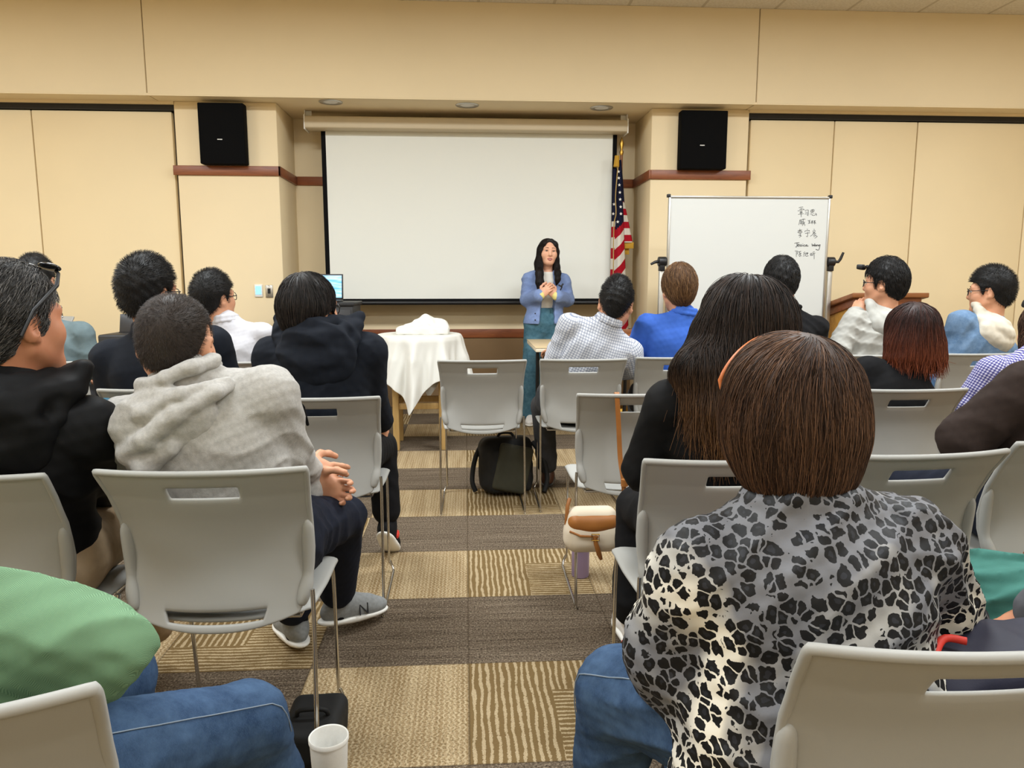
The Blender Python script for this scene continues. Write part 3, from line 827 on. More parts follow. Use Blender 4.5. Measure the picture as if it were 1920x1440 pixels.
# folded cloth heap on top
s_ = Sdf(); c0 = np.array((tc.x + .03, 5.42, TZ + .01))
s_.box(c0 + (0, 0, .02), (.19, .13, .03), .02)
s_.cone(c0 + (-.15, -.02, .03), c0 + (.02, .0, .095), .02, .035, .05); s_.cone(c0 + (.02, 0, .095), c0 + (.15, .02, .07), .035, .03, .05)
s_.cone(c0 + (.02, -.1, .03), c0 + (.03, .08, .08), .03, .03, .05)
s_.disp = folds(.006, 60, (1, .4, .3), 2.)
o = s_.build('folded_napkin', M['linen'], None, .007); tag(o, 'heap of folded white linen on top of the draped table', 'linen')

M['tan'] = mat('tan_laminate', (214, 190, 148), .4)
M['tanedge'] = mat('pale_edge', (232, 220, 196), .5)
tz = .742
a = at(1004, 655, 5.22)
t = thing('folding_table', 'tan-topped table in front of the man in the checked shirt', 'table', (a.x + .44, 5.6, 0))
b = B(); b.box((-.44, -.38, tz - .006), (.44, .38, tz)); b.build('table_top', M['tan'], t, bevel=.003)
b = B(); b.box((-.437, -.377, tz - .034), (.437, .377, tz - .006)); b.build('edge_band', M['tanedge'], t, bevel=.004)
for s in (-1, 1):
    b = B(); b.tube(bezier([(s * .36, -.28, tz - .034), (s * .36, -.29, .35), (s * .36, -.30, .012)], 3), .014, 10); b.build('leg', M['blackplastic'], t, smooth=60)
    b = B(); b.tube(bezier([(s * .36, .28, tz - .034), (s * .36, .29, .35), (s * .36, .30, .012)], 3), .014, 10); b.build('leg', M['blackplastic'], t, smooth=60)
    b = B(); b.tube([(s * .36, -.29, .30), (s * .36, .29, .30)], .011, 8); b.build('brace', M['blackplastic'], t, smooth=60)
# small wooden tray on it
a = at(1166, 640, 5.55); c = at(1206, 640, 5.55)
t = thing('wooden_tray', 'dark wooden tray on the tan table beside the man in blue', 'tray', ((a.x + c.x) / 2, 5.55, tz))
hx = (c.x - a.x) / 2
for nm, lo, hi in (('base', (-hx, -.12, 0), (hx, .12, .012)), ('side', (-hx, -.12, .012), (hx, -.105, .075)), ('side', (-hx, .105, .012), (hx, .12, .1)), ('end', (-hx, -.105, .012), (-hx + .014, .105, .085)), ('end', (hx - .014, -.105, .012), (hx, .105, .085))):
    b = B(); b.box(lo, hi); b.build(nm, M['lectern'], t, bevel=.002)

# ------------------------------------------------------------------ equipment cabinet and laptop
M['rack'] = mat('rack_black', (30, 30, 32), .5)
M['rackdoor'] = mat('rack_door', (42, 42, 45), .35)
a = at(534, 566, 6.02); c = at(664, 566, 6.02); rz = at(600, 567, 6.02).z
t = thing('equipment_cabinet', 'black wheeled equipment cabinet with a laptop on it, left of the screen', 'cabinet', ((a.x + c.x) / 2, 6.02, 0))
hx = (c.x - a.x) / 2
b = B(); b.box((-hx + .015, .012, .08), (hx - .015, .46, rz - .03)); b.build('body', M['rack'], t, bevel=.004)
b = B(); b.box((-hx, 0, rz - .03), (hx, .47, rz)); b.build('top', M['rack'], t, bevel=.005)
for s in (-1, 1):
    d_ = [(-hx + .03, -.012), (.012, hx - .03)][s > 0]
    b = B(); b.box((d_[0], .0, .12), (d_[1], .014, rz - .06)); o = b.build('door', M['rackdoor'], t, bevel=.003)
    b = B(); b.box((-.03 if s < 0 else .018, -.012, .55), (-.018 if s < 0 else .03, .002, .65)); b.build('handle', M['chrome'], o)
    for y in (.05, .42):
        b = B(); b.tube([(s * (hx - .06) - .015, y, .04), (s * (hx - .06) + .015, y, .04)], .04, 14); b.build('caster', M['blackplastic'], t, smooth=50)
b = B(); b.box((hx - .016, .08, .62), (hx - .006, .38, .66)); b.build('side_handle', M['chrome'], t, bevel=.003)
M['lapscreen'] = mat('laptop_screen', (120, 190, 230), .3)
nt = NT(M['lapscreen']); g = nt.ramp(nt.noise(nt.scale(nt.obj(), (3, 3, 30)), 2., 2.), [(.35, lin((90, 172, 226))), (.65, lin((188, 224, 244)))]); nt.col(g)
nt.put(nt.bsdf.inputs['Emission Color'], g); nt.bsdf.inputs['Emission Strength'].default_value = .55
c = at(640, 567, 6.16)
t = thing('laptop', 'open black laptop with a lit blue screen on the equipment cabinet', 'laptop', (c.x - .17, 6.16, rz))
b = B(); b.box((-.17, -.13, 0), (.17, .10, .016)); b.build('keyboard_base', M['blackplastic'], t, bevel=.004)
R_ = Matrix.Translation((0, .10, .014)) @ Matrix.Rotation(math.radians(-8), 4, 'X')
b = B(); b.box((-.17, 0, 0), (.17, .008, .215), R_); o = b.build('lid', M['blackplastic'], t, bevel=.003)
b = B(); b.box((-.158, -.002, .018), (.158, .001, .203), R_); b.build('screen', M['lapscreen'], o)
o = B(); pts = [A(531, 571, 6.2), A(524, 585, 6.25), A(519, 605, 6.3), A(517, 640, 6.38), A(518, 700, 6.45), A(520, 740, 6.46)]
o.tube(bezier(pts, 6), .0045, 6); o = o.build('power_cord', mat('tan_cord', (150, 118, 70), .6), None, smooth=60)
tag(o, 'thin brown cord curving down from the equipment cabinet by the left pillar', 'cord')
# wastebasket
c = at(727, 735, 5.45)
t = thing('wastebasket', 'white wastebasket with a liner on the floor beside the draped table', 'wastebasket', (c.x - .135, 5.45, 0))
b = B(); b.lathe([(.0, .004), (.10, .004), (.135, .36), (.139, .366), (.139, .372), (.131, .372), (.098, .012), (0, .012)], 36); b.build('bin', M['white'], t, smooth=40)
b = B(); b.lathe([(.1365, .30), (.1405, .376), (.130, .376), (.115, .2)], 36); b.build('liner', M['linen'], t, smooth=40)
# black case with a closed laptop at the left partition
c = at(182, 628, 4.75); c2 = at(290, 628, 4.75)
t = thing('equipment_case', 'tall black equipment case by the left partition, behind the man in navy', 'case', ((c.x + c2.x) / 2, 4.75, 0))
hx = (c2.x - c.x) / 2; cz = c.z
b = B(); b.box((-hx, 0, .06), (hx, .4, cz)); b.build('body', M['rack'], t, bevel=.012)
b = B(); b.box((-hx - .006, -.006, cz - .16), (hx + .006, .406, cz - .14)); b.build('trim_band', M['alu'], t, bevel=.002)
for s in (-1, 1):
    b = B(); b.box((s * hx * .6 - .03, -.014, cz - .18), (s * hx * .6 + .03, .0, cz - .11)); b.build('latch', M['chrome'], t, bevel=.003)
    for y in (.05, .35):
        b = B(); b.tube([(s * (hx - .05) - .015, y, .032), (s * (hx - .05) + .015, y, .032)], .032, 12); b.build('caster', M['blackplastic'], t, smooth=50)
c = at(224, 588, 4.95)
t = thing('tablet_computer', 'black tablet propped open on the tall black case', 'tablet', (c.x + .12, 4.95, cz))
R_ = Matrix.Rotation(math.radians(-14), 4, 'X')
b = B(); b.box((-.13, 0, 0), (.13, .008, c.z - cz), R_); b.build('screen', M['rackdoor'], t, bevel=.002)
b = B(); b.box((-.13, -.005, .0), (.13, .12, .006)); b.build('keyboard_cover', M['blackplastic'], t)

# ------------------------------------------------------------------ small things on floor and chairs
M['foam'] = mat('foam', (238, 236, 230), .7, spec=.2, noise=(500, .03), bump=(700, .2, .001))
c = at(616, 1378, 1.56)
t = thing('foam_cup', 'white foam cup standing on the carpet near the bottom edge', 'cup', (c.x, 1.56, 0))
zt_ = c.z - .001
b = B(); b.lathe([(0, .004), (.028, .004), (.031, .0), (.0335, .004), (.0425, zt_ - .012), (.0445, zt_ - .011), (.0448, zt_ - .002), (.0435, zt_), (.0415, zt_ - .002), (.040, zt_ - .012), (.031, .010), (0, .010)], 48); b.build('cup_body', M['foam'], t, smooth=35)
M['drink'] = mat('tea', (196, 160, 110), .1)
b = B(); b.lathe([(0, zt_ * .55), (.0362, zt_ * .55)], 36); b.build('drink', M['drink'], t)
M['lilac'] = mat('lilac_steel', (156, 138, 172), .35, .2)
t = thing('tumbler', 'lilac insulated tumbler on the floor under the cream handbag', 'tumbler', (.467, 2.90, 0))
b = B(); b.lathe([(0, .002), (.034, .002), (.036, .006), (.037, .11), (.040, .125), (.048, .14), (.049, .25), (.046, .255), (0, .255)], 36); b.build('body', M['lilac'], t, smooth=40)
b = B(); b.lathe([(.047, .253), (.048, .268), (.03, .276), (0, .276)], 36); b.build('lid', M['white'], t, smooth=40)
b = B(); b.tube(bezier([(.047, 0, .235), (.085, 0, .23), (.09, 0, .19), (.085, 0, .16), (.047, 0, .15)], 5), .008, 8); b.build('handle', M['lilac'], t, smooth=60)

# handbag hung from the chair
M['canvas'] = mat('cream_canvas', (226, 212, 190), .85, spec=.15, bump=(800, .25, .001))
M['tanleather'] = mat('tan_leather', (156, 98, 42), .5, noise=(12, .18), bump=(300, .15, .001))
bc = A(1110, 988, 2.50)
t = thing('handbag', 'cream and tan crossbody handbag hanging from the empty chair by its strap', 'handbag', tuple(bc))
def bagpt(px, py, dy): return np.array(at(px, py, 2.50 + dy))
s_ = Sdf(); s_.box(bc, (.088, .042, .075), .036); s_.box(bc + (0, 0, -.03), (.096, .046, .05), .04, None, .04)
s_.build('bag_body', M['canvas'], t, .005)
s_ = Sdf(); R_ = rotx(0)
s_.box(bc + (0, -.006, .026), (.089, .0465, .034), .033); s_.ell(bc + (0, -.006, .012), (.080, .046, .034), None, .02); s_.box(bc + (0, .0, .088), (.2, .1, .026), .004, None, .006, 's'); s_.box(bc + (0, .1, .03), (.2, .1, .2), .001, None, .004, 's')
s_.build('flap', M['tanleather'], t, .003)
b = B()
def rel(p): return Vector(p) - t.location
b.tube([rel(bc + (-.0, -.058, -.012)), rel(bc + (.004, -.062, -.04)), rel(bc + (.016, -.062, -.078)), rel(bc + (.024, -.056, -.098))], [.008, .008, .009, .006], 8); b.build('buckle_strap', M['tanleather'], t, smooth=60)
b = B(); b.tube([rel(bc + (-.086, -.042, .0)), rel(bc + (-.05, -.058, -.012)), rel(bc + (.012, -.064, -.014))], .004, 8); b.build('side_strap', M['tanleather'], t, smooth=60)
b = B(); b.tube([rel(bc + (-.012, -.066, -.004)), rel(bc + (.014, -.068, -.004)), rel(bc + (.014, -.068, -.026)), rel(bc + (-.012, -.066, -.026))], .0025, 6, closed=True); b.build('buckle', M['brass'], t, smooth=60)
b = B()
top = at(1157, 741, 2.565)
pts = [bc + (.096, 0, .01), A(1171, 960, 2.5), A(1169, 905, 2.51), A(1163, 860, 2.535), A(1160, 800, 2.55), A(1158, 760, 2.553), A(1157, 744, 2.556), (top.x, 2.572, .822), (top.x, 2.60, .80), (top.x - .004, 2.62, .74)]
pts = bezier(pts, 5)
for i in range(len(pts) - 1):
    p, q = rel(pts[i]), rel(pts[i+1]); d = (q - p).normalized(); sd = Vector((1, 0, 0)); nn = d.cross(sd).normalized() * .0015; sd = sd * .0085
    b.add([p - sd - nn, p + sd - nn, p + sd + nn, p - sd + nn, q - sd - nn, q + sd - nn, q + sd + nn, q - sd + nn], [(0,1,5,4),(1,2,6,5),(2,3,7,6),(3,0,4,7),(0,3,2,1),(4,5,6,7)])
b.build('shoulder_strap', M['tanleather'], t)
b = B(); b.tube([rel(A(1171, 905, 2.49) + (0, 0, k)) for k in (.012, -.012)], .013, 10); b.tube([rel(A(1171, 910, 2.49)), rel(A(1166, 950, 2.48)), rel(A(1175, 985, 2.48))], .004, 6); b.build('strap_knot', M['tanleather'], t, smooth=60)
b = B(); b.tube([rel(bc + (-.092, 0, .01)), rel(A(1064, 950, 2.5)), rel(A(1068, 935, 2.52))], .007, 8); b.build('strap_end', M['tanleather'], t, smooth=60)

# backpack under the aisle chair
M['nylon'] = mat('black_nylon', (24, 24, 24), .7, spec=.3, noise=(8, .2), bump=(500, .2, .001))
M['olive'] = mat('dark_olive_nylon', (58, 57, 45), .75, spec=.25, noise=(6, .12), bump=(500, .2, .001))
bc = A(948, 868, 4.16); bc[2] = .165
t = thing('backpack', 'black backpack with a dark olive front leaning under the empty aisle chair', 'backpack', (bc[0], bc[1], 0))
R_ = rotz(.18) @ rotx(-.12)
s_ = Sdf(); s_.box(bc, (.155, .085, .16), .06, R_); s_.box(bc + (.02, -.06, -.02), (.125, .05, .13), .03, R_, .02); s_.disp = folds(.003, 60, (.2, .3, 1), 1.)
s_.build('bag_body', M['nylon'], t, .007)
s_ = Sdf(); s_.box(bc + (.035, -.098, -.005), (.10, .022, .135), .02, R_ @ roty(.24)); s_.disp = folds(.0015, 50, (.2, .3, 1), 4.); s_.build('front_pocket', M['olive'], t, .006)
for q in ((-.13, .02), (.16, -.02)):
    b = B(); b.tube(bezier([(q[0], .05, .28), (q[0] * 1.35, .0, .2), (q[0] * 1.5, -.03, .08), (q[0] * 1.35, q[1] - .06, .014)], 5), .014, 8); b.build('shoulder_strap', M['nylon'], t, smooth=60)
b = B(); b.tube(bezier([(-.05, .0, .31), (-.03, .0, .345), (.03, .0, .345), (.05, .0, .31)], 4), .008, 8); b.build('grab_loop', M['nylon'], t, smooth=60)

# navy bag on the front chair's seat
M['navynylon'] = mat('navy_nylon', (40, 40, 56), .6, spec=.3, bump=(500, .2, .001))
M['redtrim'] = mat('red_trim', (212, 52, 36), .6)
t = thing('gym_bag', 'navy nylon bag with red piping on the nearest chair, beside leopard print', 'bag', (.78, .99, .45))
s_ = Sdf(); bc = np.array((.80, 1.0, .57))
s_.box(bc, (.17, .10, .125), .06, rotz(-.1)); s_.disp = folds(.008, 45, (.6, .2, .5), 3.)
s_.build('bag_body', M['navynylon'], t, .007)
b = B(); b.tube([rel(p) for p in bezier([(.672, .915, .50), (.660, .90, .60), (.655, .93, .675), (.69, .97, .70), (.72, .96, .702)], 5)], .006, 8); b.build('piping', M['redtrim'], t, smooth=60)
b = B(); b.tube([rel(p) for p in bezier([(.635, .97, .60), (.63, .98, .67), (.652, 1.0, .692)], 4)], .007, 8); b.build('pull_tab', M['redtrim'], t, smooth=60)

# teal jacket hung over the back of a chair
M['teal'] = mat('teal_nylon', (24, 78, 98), .6, spec=.3, noise=(9, .2))
s_ = Sdf(); s_.box((-1.22, 2.755, .615), (.17, .022, .175), .02); s_.box((-1.33, 2.745, .56), (.06, .03, .19), .025, None, .03); s_.disp = folds(.010, 50, (1, .2, .2), 1.5)
o = s_.build('jacket', M['teal'], None, .007); tag(o, 'teal blue jacket hanging on the chair back behind the man in navy', 'jacket')
# low black bag on the floor
s_ = Sdf(); s_.box((-.40, 1.80, .060), (.075, .10, .056), .03); s_.disp = folds(.003, 40, (.4, .3, .8), 2.)
t = thing('pouch_bag', 'small black bag on the floor behind the foam cup', 'bag', (-.40, 1.80, 0))
s_.build('bag_body', M['nylon'], t, .006)
b = B(); b.tube(bezier([(-.04, -.02, .11), (-.03, -.03, .135), (.03, -.03, .135), (.04, -.02, .11)], 4), .006, 8); b.build('handle', M['nylon'], t, smooth=60)
# ------------------------------------------------------------------ people: builders
RNG = np.random.default_rng(11)
def skin_mat(name, rgb):
    m = mat(name, rgb, .5, spec=.35); t = NT(m)
    m.node_tree.nodes['Principled BSDF'].inputs['Subsurface Weight'].default_value = .12
    m.node_tree.nodes['Principled BSDF'].inputs['Subsurface Radius'].default_value = (.012, .005, .003)
    c = lin(rgb)
    k = t.noise(t.obj(), 28, 3.)
    t.col(t.ramp(k, [(.3, tuple(v * f for v, f in zip(c, (.97, .90, .88)))), (.7, tuple(min(1, v * f) for v, f in zip(c, (1.03, 1.05, 1.06))))]))
    t.bump(t.noise(t.obj(), 700, 2.), .08, .0006)
    return m
M['skin'] = skin_mat('skin', (206, 152, 120))
M['skin_light'] = skin_mat('skin_light', (224, 172, 142))
M['skin_tan'] = skin_mat('skin_tan', (190, 130, 98))
M['lips'] = mat('lips', (164, 82, 74), .4)
M['eyewhite'] = mat('eye_white', (228, 222, 214), .25)
M['iris'] = mat('iris', (34, 22, 16), .2)
M['nail'] = mat('nail', (226, 168, 150), .3)
def hair_mat(name, dark, light, tip=None, z0=0, z1=1, rough=.55):
    m = mat(name, dark, rough, spec=.3); t = NT(m)
    c = t.mix(t.attr('tint'), lin(dark), lin(light))
    if tip:
        z = t.xyz()[2]
        mr = t.node('MapRange'); t.put(mr.inputs[0], z); mr.inputs[1].default_value = z1; mr.inputs[2].default_value = z0
        c = t.mix(mr.outputs[0], c, t.mix(t.attr('tint'), lin(tip[0]), lin(tip[1])))
    t.col(c)
    return m
def fabric(name, rgb, amt=.08, sc=40, bump=(600, .2, .001), rough=.85):
    return mat(name, rgb, rough, spec=.15, noise=(sc, amt), bump=bump)

class Frame:
    def __init__(s, c, yaw=0, pitch=0, roll=0, sc=1.):
        s.c = np.array(c, float); s.R = rotz(math.radians(yaw)) @ rotx(math.radians(pitch)) @ roty(math.radians(roll)); s.s = sc
    def __call__(s, x, y, z): return s.c + s.R @ (np.array((x, y, z)) * s.s)
    def loc(s, P): return (P - s.c) @ s.R / s.s

def add_head(s, F, ears=True, neckbase=None, jaw=1., fine=True, chin=1.):
    """skull, face, ears and neck in the head's own frame"""
    k = F.s
    def E(c, r, kk=.02, op='u', R=None): s.ell(F(*c), np.array(r) * k, F.R if R is None else F.R @ R, kk, op)
    def Cn(a, b, r1, r2, kk=.02, op='u'): s.cone(F(*a), F(*b), r1 * k, r2 * k, kk, op)
    E((0, -.014, .034), (.075, .097, .087))
    E((0, .022, -.012), (.066, .074, .092), .03)
    E((0, .038, -.055), (.052 * jaw, .052, .058), .03)
    zc = -.096 * chin
    Cn((-.056 * jaw, .0, -.05), (-.018, .066, zc), .016, .017, .03); Cn((.056 * jaw, .0, -.05), (.018, .066, zc), .016, .017, .03)
    Cn((-.010, .074, zc - .002), (.010, .074, zc - .002), .019, .019, .025)
    if fine:
        for q in (-1, 1):
            E((.043 * q, .062, -.022), (.024, .022, .026), .03)
            E((.033 * q, .098, .010), (.017, .015, .012), .012, 's')
        Cn((-.042, .078, .030), (.042, .078, .030), .013, .013, .02)
        Cn((0, .086, .018), (0, .105, -.022), .008, .0115, .014); E((0, .103, -.027), (.0125, .0125, .010), .008)
        for q in (-1, 1): E((.012 * q, .094, -.029), (.009, .011, .008), .006)
        Cn((-.018, .080, -.060), (.018, .080, -.060), .0125, .0125, .015)
    if ears:
        for q in (-1, 1):
            Re = rotz(-.55 * q) @ rotx(-.15)
            E((.082 * q, -.013, -.002), (.0085, .020, .032), .01, 'u', Re)
            E((.0895 * q, -.006, .002), (.006, .010, .018), .006, 's', Re)
            E((.077 * q, .0, -.026), (.007, .010, .011), .008)
    if neckbase is not None:
        s.cone(F(0, -.024, -.04), np.array(neckbase) - (0, 0, .03), .050 * k, .058 * k, .03)
        s.cone(F(0, -.010, -.06), np.array(neckbase) + (0, .01, -.05), .046 * k, .054 * k, .02)

def add_hand(s, w, d, n, th, curl=.5, spread=1., size=1., k=.006, tcurl=.3):
    """w wrist, d towards the fingers, n out of the palm, th the side the thumb leaves from"""
    d = unit(d); n = np.array(n, float); n = unit(n - d * (n @ d)); th = np.array(th, float); th = unit(th - d * (th @ d) - n * (th @ n))
    R = np.stack([th, d, n], 1); z = size
    s.ell(w + d * .052 * z, np.array((.040, .052, .0155)) * z, R, .014)
    s.ell(w + d * .036 * z + th * .022 * z + n * .008 * z, np.array((.02, .032, .014)) * z, R, .014)
    s.cone(w - d * .02, w + d * .02 * z, .026 * z, .026 * z, .02, flat=(n, .75))
    for i, (o, L, r, b0) in enumerate(((.029, .072, .0088, .088), (.0095, .080, .0090, .094), (-.010, .075, .0086, .091), (-.028, .058, .0078, .083))):
        p = w + d * b0 * z + th * o * z - n * .002
        dd = unit(d + th * (o * 2.2 * spread))
        c = curl * (1 + .12 * i) if not hasattr(curl, '__len__') else curl[i]
        a = 0.
        for j, f in enumerate((.45, .31, .24)):
            a += c * (.7, 1., .8)[j]
            q = p + (dd * math.cos(a) + n * math.sin(a)) * L * f * z
            s.cone(p, q, r * z * (1 - .08 * j), r * z * (1 - .08 * (j + 1)), k); p = q
    p = w + d * .022 * z + th * .026 * z + n * .006 * z
    for dd, L, r in ((unit(d * .7 + th * .75 + n * .35), .046, .0125), (unit(d * .9 + th * (.5 - tcurl) + n * .45), .034, .0105), (unit(d + th * (.2 - tcurl) + n * .4), .028, .0098)):
        q = p + dd * L * z; s.cone(p, q, r * z, r * z * .93, .008); p = q
    return p

HAIRLINE_Y = [-.13, -.075, -.045, -.028, -.012, .012, .020, .030, .042, .060, .085, .12]
HAIRLINE_Z = [-.080, -.080, -.066, -.030, .026, .030, -.012, -.016, .034, .054, .060, .066]
def grad(s, P, e=.003):
    d = s.ev(P)
    g = np.stack([s.ev(P + np.eye(3)[i] * e) - d for i in range(3)], 1)
    return d, g / np.maximum(np.linalg.norm(g, axis=1), 1e-9)[:, None]
def strand_mesh(S, r0, r1):
    """S: strands (N,K,3) -> three-sided tapering tubes"""
    N, K, _ = S.shape
    T = np.gradient(S, axis=1); T /= np.maximum(np.linalg.norm(T, axis=2), 1e-9)[..., None]
    a = np.cross(T, np.array((.31, .52, .79))); a /= np.maximum(np.linalg.norm(a, axis=2), 1e-9)[..., None]
    b_ = np.cross(T, a)
    rad = np.linspace(1, r1 / r0, K)[None, :, None] * (np.asarray(r0).reshape(-1, 1, 1) if hasattr(r0, '__len__') else r0)
    V = np.stack([S + (a * math.cos(t) + b_ * math.sin(t)) * rad for t in (0, 2.094, 4.189)], 2)
    i = np.arange(N)[:, None, None] * K * 3 + np.arange(K - 1)[None, :, None] * 3
    q = np.arange(3)[None, None, :]; q2 = (q + 1) % 3
    Fq = np.stack(np.broadcast_arrays(i + q, i + q2, i + 3 + q2, i + 3 + q), -1).reshape(-1, 4)
    return V.reshape(-1, 3), Fq
def grow(hs, v, f, n, L, K, dirfn, lift=(.001, .004), rad=.0008, mode='flow', zend=None, seed=0, bend=.0, clump=0):
    rng = np.random.default_rng(seed)
    p0, p1, p2 = v[f[:, 0]], v[f[:, 1]], v[f[:, 2]]
    ar = np.linalg.norm(np.cross(p1 - p0, p2 - p0), axis=1); ar /= ar.sum()
    pick = rng.choice(len(f), n, p=ar)
    u = rng.random((n, 2, 1))
    P = v[f[pick, 0]] + (v[f[pick, 1]] - v[f[pick, 0]]) * u[:, 0] + (v[f[pick, 3]] - v[f[pick, 0]]) * u[:, 1]
    _, N = grad(hs, P)
    Ls = L * (.7 + .6 * rng.random((n, 1)))
    S = [P - N * .001]
    off = lift[0] + (lift[1] - lift[0]) * rng.random((n, 1))
    jit = rng.normal(0, 1, (n, 3))
    cur = P
    for k in range(1, K):
        t = k / (K - 1)
        if mode == 'flow':
            D = dirfn(cur, N) + jit * .12
            D = D - N * (D * N).sum(1)[:, None]; D /= np.maximum(np.linalg.norm(D, axis=1), 1e-6)[:, None]
            cur = cur + D * Ls / (K - 1)
            d, N = grad(hs, cur)
            cur = cur + N * ((off * min(1, t * 2.5) * (1 if t < .8 else 1 - (t - .8) * 2))[:, 0] - d)[:, None]
        else:
            D = dirfn(cur, N) + jit * .18 + N * bend * (1 - t)
            D /= np.maximum(np.linalg.norm(D, axis=1), 1e-6)[:, None]
            cur = cur + D * Ls / (K - 1)
        S.append(cur)
    S = np.stack(S, 1)
    tint = np.clip(rng.random(n) ** 1.6, 0, 1)
    V, Fq = strand_mesh(S, rad, rad * .35)
    return V, Fq, np.repeat(tint, K * 3)
def hair_object(parts, name, m, parent):
    V = []; Fs = []; A_ = []; o = 0
    for v, f, a in parts:
        V.append(v); Fs.append(f + o); A_.append(a); o += len(v)
    return np_mesh(name, np.concatenate(V), np.concatenate(Fs), m, parent, {'tint': np.concatenate(A_)})
def short_hair(F, m, parent, th=.014, top=.02, L=.02, n=2500, fade=0., seed=1, h=.0045, rad=.0008, style='spiky', line_dz=0., sweep=(0, .3, 0), name='hair', crown=(0, -.06, .10)):
    hs = Sdf(); k = F.s
    hs.ell(F(0, -.014, .034), np.array((.075 + th, .097 + th, .087 + th)) * k, F.R)
    hs.ell(F(0, -.005, .050 + top * .4), np.array((.070 + th * .8, .090 + th, .076 + top)) * k, F.R, .02)
    hs.ell(F(0, -.060, -.02), np.array((.050 + th * .6, .042 + th * .7, .062)) * k, F.R, .03)
    hs_in = Sdf(); hs_in.ell(F(0, -.012, .028), np.array((.068, .090, .080)) * k, F.R)
    tuft = folds(.0035, 170, (.5, .3, .8), seed)
    def dsp(P):
        q = F.loc(P); return fade * np.clip((.02 - q[:, 2]) / .09, 0, 1) + tuft(P)
    hs.disp = dsp
    base = Sdf(); base.p = list(hs.p); base.disp = (lambda P: fade * np.clip((.02 - F.loc(P)[:, 2]) / .09, 0, 1))
    hs.clips = [lambda P: (np.interp(F.loc(P)[:, 1], HAIRLINE_Y, HAIRLINE_Z) + line_dz - F.loc(P)[:, 2]) * .8 * k, lambda P: -hs_in.ev(P)]
    v, f = hs.mesh(h, 1)
    cr = F(*crown); up = F.R[:, 2]; sw = F.R @ np.array(sweep, float)
    good = np.abs(base.ev(v[f[:, 0]])) < .008
    fg = f[good]
    def dirfn(P, N):
        r = P - cr; r = r / np.maximum(np.linalg.norm(r, axis=1), 1e-6)[:, None]
        if style == 'spiky': return N * .5 + r * .8 + sw
        return r * .5 + sw - up * .25
    if style == 'spiky': vs = grow(base, v, fg, int(n * 1.7), L, 5, dirfn, rad=rad * .75, mode='free', seed=seed, bend=.2)
    else:
        vs = grow(base, v, fg, n, L, 8, dirfn, (.001, .006), rad=rad * 1.3, seed=seed)
    return hair_object([(v, f, np.full(len(v), .12)), vs], name, m, parent)

